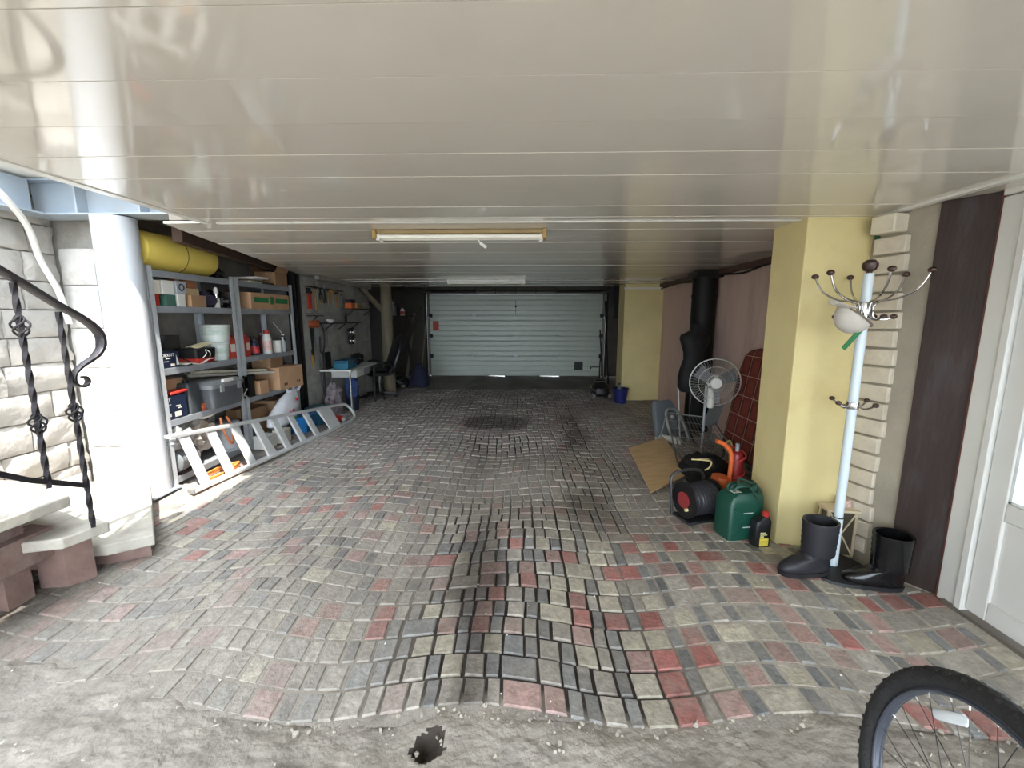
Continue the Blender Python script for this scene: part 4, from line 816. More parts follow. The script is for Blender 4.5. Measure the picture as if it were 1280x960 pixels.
t = hang('wall_shelf', 'black wall shelf with a white bowl under the tool row', 'shelf', 6.45, 1.40, None); b = MB(); b.box(0,.16,0,1.25,0,.022); b.build('board', m_black, t, bev=.003)
for yy in (.1, .6, 1.15): b = MB(); b.bar((.005,yy,-.10), (.14,yy,0), .014, .014); b.build('bracket', m_dark, t)
b = MB(); b.lathe([(.03,0),(.06,.04),(.065,.05),(.055,.045),(.03,.012)], n=18); tag(b.build('bowl', m_white, loc=(XW+.09,6.60,1.422)), 'small white bowl at the left end of the black wall shelf', 'bowl')
b = MB(); b.lathe([(.02,0),(.022,.10),(.012,.12),(.012,.15)], n=12); tag(b.build('glue_bottle', m_dark, loc=(XW+.08,7.22,1.422)), 'thin dark bottle standing on the black wall shelf', 'bottle')
for i, (y, L_, lb) in enumerate(((6.14,.50,'long hand saw with orange handle, left of the pair below the ledge'), (6.30,.34,'short hand saw with orange handle, right of the pair below the ledge'))):
    t = hang('hand_saw', lb, 'saw', y, 1.46, 'hand saws below the ledge')
    b = MB(); b.add([(.018,-.06,-.10),(.018,.05,-.10),(.018,.015,-.10-L_),(.018,-.03,-.10-L_),(.021,-.06,-.10),(.021,.05,-.10),(.021,.015,-.10-L_),(.021,-.03,-.10-L_)], [(0,1,2,3),(7,6,5,4),(0,4,5,1),(1,5,6,2),(2,6,7,3),(3,7,4,0)]); b.build('blade', m_steel if i else m_dark, t)
    b = MB(); b.box(.006,.034,-.065,-.028,-.11,0); b.box(.006,.034,-.065,.055,-.028,0); b.box(.006,.034,-.065,.055,-.11,-.075); b.box(.006,.034,.025,.055,-.11,0); b.build('handle', M('burnt_orange', (198,96,56), .5), t, bev=.008)
b = MB(); b.tube(spline([(0,0,.0),(.01,.07,-.10),(.01,.08,-.3),(.01,.02,-.45),(.01,-.06,-.42),(.01,-.05,-.2)], 6), .012, n=8); tag(b.build('rubber_belt', m_rubber, loc=(XW+.03,6.38,1.42)), 'black rubber belt hanging beside the saws', 'belt')
t = hang('trowel', 'wooden-handled trowel hanging low beneath the saws', 'trowel', 6.10, .80, None); b = MB(); b.loft([(.02,0,.0,.012,.016),(.02,0,.06,.016,.02),(.02,0,.16,.010,.013)], n=10); b.build('handle', M('yellow_handle', (200,150,60), .5), t); b = MB(); b.bar((.02,0,.15), (.02,-.01,.24), .02, .01, up=(1,0,0)); b.build('tang', m_dark, t)
# reel with lenses
t = hang('wall_reel', 'yellow reel with two silver discs mounted over the desk', 'reel', 7.45, 1.18, None); b = MB(); b.cyl((.02,.10,.0), (.05,.10,.0), .14, n=24); b.build('disc', M('mustard', (168,128,44), .5), t); b = MB(); b.box(.05,.12,-.12,.02,-.14,.14); b.build('housing', m_dark, t, bev=.01)
for zz in (.07, -.08): b = MB(); b.cyl((.12,-.05,zz), (.14,-.05,zz), .05, n=18); b.cyl((.05,-.14,zz), (.11,-.14,zz), .03, n=12); b.build('silver_disc', m_chrome, t)
# upper little shelf
t = hang('wall_shelf', 'small dark wall shelf near the wooden post', 'shelf', 7.30, 1.64, None); b = MB(); b.box(0,.18,0,1.1,0,.018); b.build('board', m_darkwood, t)
for yy in (.15, .95): b = MB(); b.bar((.005,yy,-.10), (.15,yy,0), .014, .014); b.build('bracket', m_dark, t)
plain_pack('orange tin at the left end of the small dark wall shelf', (XW+.09,7.40,1.658), (.12,.16,.09), m_orange); plain_pack('tan box beside the orange tin on the small wall shelf', (XW+.10,7.58,1.658), (.12,.13,.09), M('tan_pack', (196,158,104), .6)); plain_pack('black case stacked on the orange tin', (XW+.09,7.42,1.75), (.1,.18,.06), m_black)
b = MB(); b.blob((0,0,.05), (.07,.18,.06), .5, 3, 44, floor=0); tag(b.build('rag_pile', M('dusty_rag', (160,150,138), .9), loc=(XW+.10,8.05,1.658)), 'pale pile of rags on the small dark wall shelf', 'rags')
# desk
m_desk = M('white_desk', (212,212,208), .4, var=.06)
dk = thing('work_desk', 'white-topped desk against the tool wall', 'desk', (-2.83,6.9,0)); b = MB(); b.box(-.23,.25,-.62,.52,.69,.72); b.build('desktop', m_desk, dk, bev=.006)
for sx, sy in ((.21,-.57), (.21,.47), (-.19,-.57), (-.19,.47)): b = MB(); b.cyl((sx,sy,0), (sx,sy,.69), .018, n=10); b.build('leg', m_chrome if sy < 0 and sx > 0 else m_dark, dk)  # shade put into the colour: all but the near front leg are dark
dr = MB(); dr.box(-.2,.2,-.30,.30,.56,.685); o = dr.build('drawer', m_desk, dk, bev=.004)
b = MB(); b.box(.2,.206,-.28,.02,.57,.67); b.build('drawer_front', m_white, o); b = MB(); b.box(.2,.206,.03,.28,.57,.67); b.build('drawer_front', M('grey_front', (160,166,168), .5), o)
t = thing('tool_box', 'teal blue tool box on the white desk', 'tool box', (-2.76,6.52,.72)); b = MB(); b.box(-.11,.11,-.17,.17,0,.09); b.build('body', M('teal_box', (36,104,130), .45), t, bev=.006); b = MB(); b.box(-.115,.115,-.175,.175,.09,.135); b.build('lid', M('teal_box_lid', (28,84,108), .45), t, bev=.01)
for yy in (-.09,.07): b = MB(); b.box(.11,.122,yy,yy+.03,.07,.115); b.build('latch', m_dark, t)
b = MB(); b.box(-.02,.02,-.10,.10,0,.26); b.box(-.035,.035,-.11,.11,0,.02); tag(b.build('speaker_box', m_black, bev=.004, loc=(-2.99,6.40,.72)), 'upright black box at the near end of the desk', 'box')
t = thing('bench_vice', 'dark bench vice on the far half of the desk', 'vice', (-2.8,7.0,.72)); b = MB(); b.box(-.06,.06,-.07,.07,0,.06); b.build('base', m_dark, t, bev=.01); b = MB(); b.box(-.03,.03,-.12,.12,.06,.13); b.build('jaw', m_dark, t, bev=.006); b = MB(); b.cyl((0,.12,.09), (0,.22,.09), .012, n=8); b.cyl((-.06,.21,.09), (.06,.21,.09), .006, n=8); b.build('screw', m_steel, t)
b = MB(); b.blob((0,0,.07), (.10,.15,.10), .5, 3, 10, floor=0); tag(b.build('black_cloth', m_black, loc=(-2.87,7.28,.72)), 'dark heap of cloth at the far end of the desk', 'cloth')
# bags under the desk
b = MB(); b.blob((0,0,.22), (.13,.16,.26), .35, 2.6, 51, 30, 22, floor=0); tag(b.build('mottled_bag', M('mottled_bag', (128,118,122), .7, var=.5, scale=14, bump=.5), loc=(-2.93,6.42,0)), 'mottled grey bag on the floor under the near end of the desk', 'bag')
b = MB(); b.blob((0,0,.15), (.10,.12,.18), .35, 2.6, 52, 30, 22, floor=0); tag(b.build('blue_bag', M('blue_fabric', (52,74,124), .8, var=.3, scale=10), loc=(-2.76,6.72,.22)), 'crumpled blue bag hanging under the desk', 'bag')
t = thing('dark_bin', 'dark bin standing under the desk below the blue bag', 'bin', (-2.76,6.72,0)); b = MB(); b.lathe([(.09,0),(.105,.23),(.112,.235),(.10,.23),(.085,.02)], n=20); b.build('body', m_navy, t); b = MB(); b.tube([(.11*math.cos(a), .11*math.sin(a), .233) for a in [2*PI*i/24 for i in range(24)]], .005, n=6, closed=True); b.build('rim', m_black, t)
# office chair
m_leather = M('black_leather', (24,24,28), .35, var=.2, bump=.2, bscale=60)
ch = thing('office_chair', 'black leather office chair turned towards the desk', 'chair', (-2.70,7.86,0), math.radians(214))
b = MB()
b.loft([(0,0,.43,.20,.21),(0,0,.45,.235,.245),(.0,0,.50,.24,.25),(0,0,.53,.21,.22)], n=28, e=4); b.build('seat', m_leather, ch)
bk_ = MB(); bk_.T = Matrix.Translation((-.20,0,.50)) @ Euler((0,-.38,0)).to_matrix().to_4x4(); bk_.loft([(0,0,.0,.06,.20),(-.01,0,.05,.08,.245),(0,0,.35,.075,.25),(.01,0,.58,.07,.22),(.0,0,.68,.055,.16),(0,0,.72,.02,.09)], n=28, e=3); bo = bk_.build('backrest', m_leather, ch)
for zz in (.14, .28, .42, .55): b = MB(); b.T = bk_.T; b.tube(spline([(.055,-.20,zz),(.07,0,zz),(.055,.20,zz)], 5), .012, n=6); b.build('rib', m_leather, bo)
for sy in (-1, 1): b = MB(); b.tube(spline([(-.12,sy*.26,.46),(-.16,sy*.29,.62),(-.02,sy*.29,.68),(.12,sy*.28,.66),(.14,sy*.26,.50)], 6), .018, n=8); b.build('armrest', m_black, ch)
b = MB(); b.cyl((0,0,.12), (0,0,.44), .028, n=14); b.build('gas_lift', m_chrome, ch)
for k in range(5):
    a = k*2*PI/5+.3; b = MB(); b.bar((0,0,.11), (.29*math.cos(a),.29*math.sin(a),.075), .045, .03); lg = b.build('base_arm', m_black, ch); b = MB(); b.cyl((.29*math.cos(a)-.02,.29*math.sin(a),.03), (.29*math.cos(a)+.02,.29*math.sin(a),.03), .03, n=12); b.build('caster', m_black, lg)
# ============================================================ FAR LEFT CORNER
for i, (p, q, wd, mat, lb) in enumerate((((-2.95,9.3,.0),(-2.35,9.9,1.75),.09,m_darkwood,'dark board leaning to the right in the far left corner'), ((-2.35,9.45,.0),(-2.95,10.05,1.8),.08,m_darkwood,'dark board leaning to the left in the far left corner'), ((-2.62,9.4,.0),(-2.58,10.2,1.6),.05,M('grey_lath', (112,108,102), .7),'grey lath leaning upright in the far left corner'), ((-3.05,9.2,.0),(-3.0,9.9,1.9),.07,m_wood,'weathered plank leaning behind the wooden post'))):
    b = MB(); b.bar(p, q, wd, .03, up=(0,-1,.3)); tag(b.build('leaning_board', mat), lb, 'board', 'boards leaning in the far left corner')
t = thing('shovel', 'steel shovel leaning beside the garage door track', 'shovel', (-2.42,10.1,.0)); b = MB(); b.cyl((0,0,.3), (.05,.35,1.35), .016, n=8); b.build('shaft', m_wood, t); b = MB(); b.loft([(0,-.08,.0,.06,.008),(0,-.05,.12,.10,.012),(0,0,.30,.09,.015),(0,.02,.34,.02,.015)], n=18); b.build('blade', M('pale_steel', (150,154,156), .4, .6), t)
t = thing('corner_shelf', 'small dark corner shelf high up behind the wooden post', 'shelf', (-2.85,9.75,1.52)); b = MB(); b.box(-.25,.35,-.12,.12,0,.025); b.build('board', m_darkwood, t)
for xx in (-.15,.25): b = MB(); b.bar((xx,.12,-.25), (xx,-.08,0), .03, .03); b.build('bracket', m_darkwood, t)
for i, (xx, r, h, mat, cp, lb) in enumerate(((-2.95,.07,.30,M('grey_jug', (128,134,136), .5),m_white,'grey jug on the high corner shelf'), (-2.74,.05,.18,m_white,m_red,'white bottle with red label on the high corner shelf'))): bottle(lb, (xx,9.75,1.545), r, h, mat, cp, .5, lab=m_red if i else None)
b = MB(); b.loft([(0,0,0,.17,.15),(0,0,.04,.20,.17),(0,0,.22,.19,.16),(.0,.0,.40,.13,.11),(.0,0,.48,.06,.06),(0,0,.52,.075,.07)], n=24, e=2.6); b.v = [(p[0]+.03*noise.noise(Vector((p[1]*8, p[2]*7, 1))), p[1], p[2]) for p in b.v]
tag(b.build('navy_sack', M('navy_cloth', (30,34,58), .85, bump=.4), loc=(-2.24,9.15,0)), 'tied navy blue sack on the floor beside the garage door', 'sack')
b = MB(); b.blob((0,0,.1), (.16,.16,.16), .4, 2.5, 61, floor=0); tag(b.build('dark_bundle', m_black, loc=(-2.62,9.05,0)), 'black bundle on the floor behind the wooden post', 'bundle')
# ============================================================ FAR RIGHT CORNER
t = thing('blue_bucket', 'dark blue bucket at the foot of the far yellow pillar', 'bucket', (1.74,7.45,0)); b = MB(); b.lathe([(.10,0),(.135,.26),(.145,.265),(.13,.26),(.095,.02)], n=24); b.build('body', M('deep_blue', (30,38,104), .45), t); b = MB(); b.tube([(.143*math.cos(a), .143*math.sin(a), .262) for a in [2*PI*i/24 for i in range(24)]], .006, n=6, closed=True); b.build('rim', MATS['deep_blue'], t)
bottle('grey bottle standing in the dark blue bucket', (1.72,7.45,.02), .045, .34, M('grey_bottle', (112,116,112), .4), m_dark)
t = thing('floor_machine', 'dark machine with curved chrome trim before the garage door track', 'machine', (1.48,8.0,0)); b = MB(); b.loft([(0,0,.05,.16,.22),(0,0,.10,.19,.25),(0,0,.20,.17,.23),(0,.02,.28,.10,.14),(0,.03,.34,.09,.10)], n=26, e=3); b.build('body', m_black, t); b = MB(); b.box(-.08,.08,-.10,-.06,.29,.325); b.build('chrome_badge', m_chrome, t, bev=.005)
for sx in (-1,1): b = MB(); b.tube(spline([(sx*.19,-.10,.26),(sx*.185,-.18,.19),(sx*.12,-.24,.15)], 6), .010, n=8); b.build('chrome_trim', m_chrome, t); b = MB(); b.cyl((sx*.12,-.16,.055), (sx*.17,-.16,.055), .055, n=16); b.build('wheel', M('pale_wheel', (120,118,112), .5), t); b = MB(); b.cyl((sx*.12,.16,.055), (sx*.17,.16,.055), .055, n=16); b.build('wheel', MATS['pale_wheel'], t)
b = MB(); b.tube(spline([(0,.10,.30),(.02,.2,.6),(.04,.26,.75)], 5), .012, n=8); b.build('push_handle', m_dark, t)
for i, (p, q, mat, lb) in enumerate((((1.96,9.6,0),(2.02,10.6,1.9),m_dark,'dark pole leaning at the right of the garage door'), ((2.15,9.2,0),(2.2,9.9,1.5),M('grey_pole', (120,118,114), .5),'grey pole leaning right of the dark one'), ((1.80,9.4,0),(1.9,10.5,1.2),m_darkwood,'short wooden stick leaning near the door latch'))):
    b = MB(); b.cyl(p, q, .018, n=8); tag(b.build('leaning_pole', mat), lb, 'pole', 'poles leaning right of the garage door')
b = MB(); b.box(1.98,2.45,9.4,9.8,1.5,2.3); tag(b.build('wall_cabinet', m_dark, bev=.01), 'dark box hanging high right of the garage door', 'cabinet')
# ============================================================ RIGHT WALL
t = thing('stove_pipe', 'thick black flue pipe standing against the pink wall', 'flue', (2.335,5.62,0)); b = MB(); b.lathe([(.15,0),(.15,.9),(.156,.9),(.156,.94),(.15,.94),(.15,1.75),(.156,1.75),(.156,1.79),(.15,1.79),(.15,2.08)], n=28); b.build('pipe', M('soot_black', (20,19,19), .6, .3), t); b = MB(); b.box(-.16,.16,-.16,.16,2.0,2.07); b.build('collar', m_black, t)
t = thing('mannequin', 'black headless dress mannequin in front of the flue pipe', 'mannequin', (2.08,5.2,0)); m_mq = M('black_mannequin_cloth', (20,20,22), .7)
b = MB(); b.loft([(.0,0,.60,.13,.10),(0,0,.66,.165,.12),(0,0,.78,.17,.125),(0,0,.88,.15,.115),(0,0,1.0,.115,.095),(0,0,1.08,.12,.10),(0,-.01,1.18,.155,.125),(0,0,1.25,.175,.11),(0,0,1.295,.165,.085),(0,0,1.325,.10,.065),(0,0,1.35,.055,.055),(0,0,1.41,.05,.05),(0,0,1.425,.04,.04)], n=30, e=2.2); b.build('torso', m_mq, t)
b = MB(); b.cyl((0,0,.05), (0,0,.62), .02, n=10); b.build('stand_pole', m_black, t)
for k in range(3): a = k*2*PI/3+.5; b = MB(); b.bar((0,0,.10), (.2*math.cos(a),.2*math.sin(a),.01), .025, .015); b.build('stand_foot', m_black, t)
# pedestal fan
fn = thing('pedestal_fan', 'white pedestal fan with wire guard against the pink wall', 'fan', (1.93,4.25,0)); zc = .86; m_fw = M('fan_wire', (190,190,186), .35, .3)
FT = Matrix.Translation((0,0,zc)) @ Euler((PI/2,0,-.25)).to_matrix().to_4x4()
gd_ = MB(); gd_.T = FT
for rr, dz in ((.235,0), (.16,.055), (.08,.075)): gd_.tube([(rr*math.cos(a), rr*math.sin(a), dz) for a in [2*PI*i/40 for i in range(40)]], .0025 if rr < .2 else .006, n=6, closed=True)
for i in range(48):
    a = 2*PI*i/48; gd_.tube([(r_*math.cos(a), r_*math.sin(a), z_) for r_, z_ in ((.05,.078),(.11,.07),(.17,.052),(.215,.025),(.235,0),(.215,-.03),(.15,-.06),(.06,-.075))], .0011, n=4)
gd_.build('guard', m_fw, fn)
hb = MB(); hb.T = FT; hb.lathe([(.001,.088),(.05,.086),(.056,.078),(.056,.07)], n=24); hb.build('badge', m_white, fn)
for k in range(3):
    b = MB(); b.T = FT @ Matrix.Rotation(k*2*PI/3+.4, 4, 'Z'); b.sheet(lambda u, v: (.03+.17*u, (-.07+.15*v)*(.45+u*.75-.25*u*u), (v-.5)*.05), 8, 6, .003); b.build('blade', M('grey_blade', (120,124,128), .3, var=.05), fn)
b = MB(); b.T = FT; b.lathe([(.05,-.17),(.065,-.15),(.068,-.06),(.03,-.05),(.012,.05)], n=20); b.build('motor', m_white, fn)
b = MB(); b.cyl((-.03,.12,.05), (-.03,.12,.80), .013, n=10); b.build('pole', m_steel, fn); b = MB(); b.loft([(-.03,.0,.60,.03,.035),(-.03,.0,.64,.032,.05),(-.03,0,.74,.03,.045),(-.03,.02,.80,.02,.03)], n=16); b.build('control_box', m_white, fn)
b = MB(); b.lathe([(.19,0),(.19,.015),(.10,.04),(.03,.05)], c=(-.03,.12,0), n=26); b.build('base', m_white, fn)
# folded plaid bed against the wall
def plaid():
    m = bpy.data.materials.new('plaid_cloth'); m.use_nodes = True; nt = m.node_tree; N = nt.nodes; L = nt.links; b = N['Principled BSDF']; b.inputs['Roughness'].default_value = .9
    tc = N.new('ShaderNodeTexCoord'); sp = N.new('ShaderNodeSeparateXYZ'); L.new(tc.outputs['Object'], sp.inputs[0])
    def bands(out, period, wid):
        a = N.new('ShaderNodeMath'); a.operation = 'PINGPONG'; a.inputs[1].default_value = period; L.new(out, a.inputs[0])
        c = N.new('ShaderNodeMath'); c.operation = 'LESS_THAN'; c.inputs[1].default_value = wid; L.new(a.outputs[0], c.inputs[0]); return c.outputs[0]
    def mixn(f, a, bcol):
        x = N.new('ShaderNodeMix'); x.data_type = 'RGBA'; L.new(f, x.inputs[0]); x.inputs[7].default_value = (*lin(bcol), 1)
        if isinstance(a, tuple): x.inputs[6].default_value = (*lin(a), 1)
        else: L.new(a, x.inputs[6])
        return x.outputs[2]
    c = mixn(bands(sp.outputs['Y'], .09, .035), (124,54,40), (84,38,34)); c = mixn(bands(sp.outputs['Z'], .10, .038), c, (112,46,38))
    c = mixn(bands(sp.outputs['Y'], .09, .0035), c, (170,140,115)); c = mixn(bands(sp.outputs['Z'], .10, .0035), c, (176,146,120)); L.new(c, b.inputs['Base Color']); return m
pb = thing('folded_bed', 'folded camp bed covered in red plaid cloth against the pink wall', 'folding bed', (2.20,4.05,.12), rot=(0,.16,0))
b = MB(); b.loft([(.0,0,0,.06,.40),(0,0,.04,.085,.43),(0,0,.85,.085,.43),(0,-.01,1.0,.085,.40),(0,-.03,1.06,.07,.34),(0,-.05,1.09,.03,.26)], n=36, e=5); b.build('mattress', plaid(), pb)
b = MB(); b.tube(spline([(-.02,-.40,-.12),(-.02,-.42,.3),(-.02,-.42,.9)], 4), .012, n=8); b.tube(spline([(-.02,.40,-.12),(-.02,.42,.3),(-.02,.42,.9)], 4), .012, n=8); b.build('frame', m_dark, pb)
# grey folded chair
fc = thing('folding_chair', 'folded grey plastic chair with looped frame on the floor', 'chair', (1.80,5.10,0), .5); m_gp = M('grey_plastic', (104,112,118), .5)
b = MB(); b.T = Euler((-.25,0,0)).to_matrix().to_4x4(); b.loft([(0,0,.02,.16,.03),(0,0,.10,.19,.035),(0,0,.40,.18,.035),(0,.02,.50,.14,.03)], n=26, e=5); b.build('backrest', m_gp, fc)
b = MB(); b.T = Matrix.Translation((.06,-.16,0)) @ Euler((-.45,0,.1)).to_matrix().to_4x4(); b.tube(spline([(-.13,0,.02),(-.14,0,.25),(-.10,0,.40),(.0,0,.44),(.10,0,.40),(.14,0,.25),(.13,0,.02),(0,0,.0),(-.13,0,.02)], 6), .017, n=8); b.build('frame_loop', M('pale_grey_tube', (150,152,150), .4), fc)
b = MB(); b.box(-.03,.03,-.045,-.03,.30,.33); b.build('badge', m_white, fc); b = MB(); b.cyl((.2,.0,.0), (.26,.12,.62), .011, n=8); b.build('leg_tube', m_alu, fc)
# wire rack
wk = thing('wire_rack', 'grey wire drying rack lying tilted among the clutter', 'rack', (0,0,0)); c00, c10, c11, c01 = Vector((1.52,4.02,.10)), Vector((2.02,3.62,.12)), Vector((2.06,4.55,.42)), Vector((1.66,4.80,.42)); m_wire = M('grey_wire', (120,122,118), .45, .4)
b = MB(); b.tube([c00, c10, c11, c01], .010, n=8, closed=True); b.build('frame', m_wire, wk)
for k in range(1, 14): u = k/14; b = MB(); b.cyl(c00.lerp(c10, u), c01.lerp(c11, u), .0035, n=5); b.build('wire', m_wire, wk)
for k in range(1, 6): v = k/6; b = MB(); b.cyl(c00.lerp(c01, v), c10.lerp(c11, v), .0035, n=5); b.build('wire', m_wire, wk)
b = MB(); pass
for p, q in ((c00,(1.7,4.4,0)), (c10,(1.95,4.1,0)), (c11,(2.1,4.6,0)), (c01,(1.6,4.85,0))): b = MB(); b.cyl(p, q, .008, n=6); b.build('leg', m_wire, wk)
b = MB(); b.cbox((0,0,.13), (.17,.012,.26), (.3,0,.3)); tag(b.build('grey_plate', M('grey_sheet', (118,122,122), .45), bev=.004, loc=(2.02,4.42,.36)), 'grey plastic plate standing on the wire rack', 'plate')
b = MB(); b.cyl((1.66,5.08,.055), (1.84,4.86,.055), .05, n=18); b.cyl((1.84,4.86,.055), (1.862,4.834,.055), .03, n=12); tag(b.build('white_roll', M('white_film_roll', (196,192,184), .5)), 'white roll lying between plywood and folded chair', 'roll')
# plywood
b = MB(); b.prism([(1.21,4.66),(1.70,4.98),(1.57,3.82),(1.10,3.46)], 0, .012)
b.v = [(p[0], p[1], p[2]+.02+(p[0]-1.1)*.09) for p in b.v]
tag(b.build('plywood_sheet', M('plywood', (210,178,132), .65, var=.18, scale=3, stretch=(2,8,1), stain=(160,120,74), stain_amt=.5, stain_scale=6)), 'sheet of plywood lying tilted on the floor', 'plywood')
b = MB(); b.blob((0,0,.11), (.20,.17,.14), .3, 1.8, 71, 34, 22, floor=0); tag(b.build('black_jacket', M('black_cloth', (16,16,17), .85), loc=(1.68,3.78,.02)), 'black heap of cloth in front of the wire rack', 'cloth')
# cable reel
cr = thing('cable_reel', 'black cable reel with a red hub plate beside the green fuel can', 'cable reel', (1.33,3.06,0), .3)
for sx in (-.12, .12): b = MB(); b.cyl((sx-.008,0,.155), (sx+.008,0,.155), .135, n=28); b.build('flange', m_black, cr)
b = MB(); b.tube([(-.105+.21*i/288, .112*math.cos(2*PI*i/24), .155+.112*math.sin(2*PI*i/24)) for i in range(289)], .0115, n=8); b.cyl((-.11,0,.155), (.11,0,.155), .105, n=20); b.build('cable_winding', M('black_cable_sheath', (46,46,52), .4, var=.15), cr)
b = MB(); b.cyl((-.135,0,.155), (-.127,0,.155), .062, n=20); b.build('hub_plate', M('dark_red_plate', (140,48,50), .5), cr); b = MB(); b.cyl((-.15,-.05,.10), (-.13,-.05,.10), .012, n=8); b.build('crank_knob', M('cream_knob', (220,200,150), .4), cr)
b = MB(); b.tube(spline([(-.15,.10,.0),(-.15,.12,.16),(-.12,.14,.31),(.12,.14,.31),(.15,.12,.16),(.15,.10,.0)], 5), .011, n=8); b.build('carry_frame', M('dark_tube', (70,70,72), .35, .6), cr)
b = MB(); b.box(-.15,.15,-.10,.10,0,.018); b.build('foot', m_rubber, cr, bev=.008)
# green fuel can
m_green = M('green_fuel_can', (24,72,58), .38, var=.12)
jc = thing('fuel_can', 'dark green metal fuel can behind the oil bottle', 'fuel can', (1.50,2.80,0), .18)
b = MB(); b.loft([(0,0,0,.118,.078),(0,0,.012,.128,.088),(0,0,.26,.128,.088),(.01,0,.31,.112,.078),(.02,0,.33,.085,.06)], n=36, e=9); body = b.build('body', m_green, jc)
for sx in (-1,1):
    b = MB(); b.bar((sx*.095,-.089,.05), (sx*.03,-.089,.13), .014, .008, up=(0,1,0)); b.bar((sx*.095,-.089,.24), (sx*.03,-.089,.16), .014, .008, up=(0,1,0)); b.build('pressed_rib', m_green, body)
for zz in (.10,.20): b = MB(); b.box(-.03,.04,-.0895,-.087,zz,zz+.006); b.build('edge_highlight', M('worn_metal_highlight', (196,204,200), .4), body)  # highlights on worn metal, painted as pale strips
for k in range(3): b = MB(); b.tube(spline([(-.07,-.035+k*.035,.31),(-.06,-.035+k*.035,.365),(.05,-.035+k*.035,.365),(.07,-.035+k*.035,.32)], 5), .009, n=8); b.build('carry_bar', m_green, jc)
b = MB(); b.lathe([(.028,.30),(.028,.36),(.022,.365)], c=(.10,0,0), n=16); b.build('cap', m_green, jc); b = MB(); b.box(-.09,-.03,-.05,.0,.336,.337); b.build('paper_label', m_paper, jc, rot=(0,0,0))
b = MB(); b.tube(spline([(-.05,-.05,.37),(.0,.03,.40),(.06,-.02,.39),(.10,.04,.38),(.13,-.01,.33),(.12,-.06,.27),(.08,-.095,.30),(.03,-.06,.38)], 6), .008, n=6); tag(b.build('green_rope', M('green_rope', (30,64,52), .8), loc=(1.50,2.80,0)), 'green rope draped over the fuel can handles', 'rope')
# oil bottle
ob = thing('oil_bottle', 'black motor oil bottle with red cap and yellow label', 'bottle', (1.575,2.655,0), .1)
b = MB(); b.loft([(0,0,0,.05,.033),(0,0,.008,.054,.037),(0,0,.16,.054,.037),(.004,0,.185,.05,.034),(.02,0,.205,.028,.022),(.026,0,.215,.018,.018)], n=28, e=5); b.build('body', m_black, ob); b = MB(); b.lathe([(.02,.212),(.02,.242),(.017,.245)], c=(.026,0,0), n=16); b.build('cap', m_red, ob)
b = MB(); b.box(-.026,.034,-.0385,-.0372,.022,.075); b.build('yellow_label', M('yellow_label', (226,208,84), .5), ob); b = MB(); b.box(-.024,.012,-.0385,-.0372,.108,.116); b.box(-.024,.022,-.0385,-.0372,.096,.103); b.box(-.024,.0,-.0385,-.0372,.08,.092); b.build('label_print', M('pale_yellow_print', (220,214,150), .5), ob)
writing('lettering', 'MOTOR OIL', .0095, m_black, ob, (.004,-.0388,.052), (PI/2,0,0))
# orange jack and red air hose
oj = thing('trolley_jack', 'orange trolley jack with bent tube handle behind the fuel can', 'jack', (1.56,3.22,0)); b = MB(); b.loft([(0,0,.03,.07,.09),(0,0,.18,.075,.09),(0,0,.27,.05,.07)], n=22, e=3); b.build('body', m_orange, oj); b = MB(); b.tube(spline([(.06,-.02,.24),(.065,-.02,.40),(.05,-.02,.48),(-.0,-.02,.535),(-.06,-.02,.56)], 7), .017, n=12); b.build('handle', m_orange, oj)
for sx in (-1,1): b = MB(); b.cyl((sx*.08,.05,.03), (sx*.05,.05,.03), .03, n=14); b.build('wheel', m_dark, oj); b = MB(); b.cyl((sx*.08,-.06,.03), (sx*.05,-.06,.03), .03, n=14); b.build('wheel', m_dark, oj)
b = MB(); b.tube([(.064*math.cos(a), .064*math.sin(a), .03+.0215*a) for a in [k*.35 for k in range(62)]], .0065, n=6); tag(b.build('air_hose', M('red_hose', (188,70,60), .35), loc=(1.70,3.27,0)), 'coiled red air hose between orange jack and yellow pillar', 'hose')
t = thing('red_tank', 'narrow red tank inside the coiled air hose', 'tank', (1.70,3.27,0)); b = MB(); b.lathe([(.05,0),(.054,.02),(.054,.40),(.045,.44),(.02,.46)], n=22); b.build('body', M('dark_red_tank', (140,34,36), .4), t); b = MB(); b.cyl((0,0,.46), (0,0,.52), .015, n=10); b.build('valve', m_steel, t)
b = MB(); b.tube(spline([(0,0,0),(.10,-.02,.0),(.16,.0,-.02),(.14,-.02,-.06),(.10,-.03,-.08)], 6), .006, n=6); tag(b.build('yellow_hose_end', M('cream_hose', (216,200,140), .4), loc=(1.38,3.35,.36)), 'thin cream hose curling over the cable reel', 'hose')
t = thing('air_gun', 'silver air gun lying above the cable reel', 'air gun', (1.44,3.36,.36)); b = MB(); b.cyl((0,0,0), (.10,0,0), .008, n=8); b.build('barrel', m_chrome, t); b = MB(); b.bar((.09,0,.01), (.12,0,-.06), .02, .018); b.build('grip', m_dark, t)
b = MB(); b.tube(spline([(0,0,0),(-.03,0,.06),(.02,.01,.10),(.04,0,.05),(.03,0,.0)], 6), .007, n=6); tag(b.build('yellow_strap', M('dull_yellow', (176,164,104), .6), loc=(1.86,3.75,.30)), 'dull yellow strap hanging on the wire rack', 'strap')
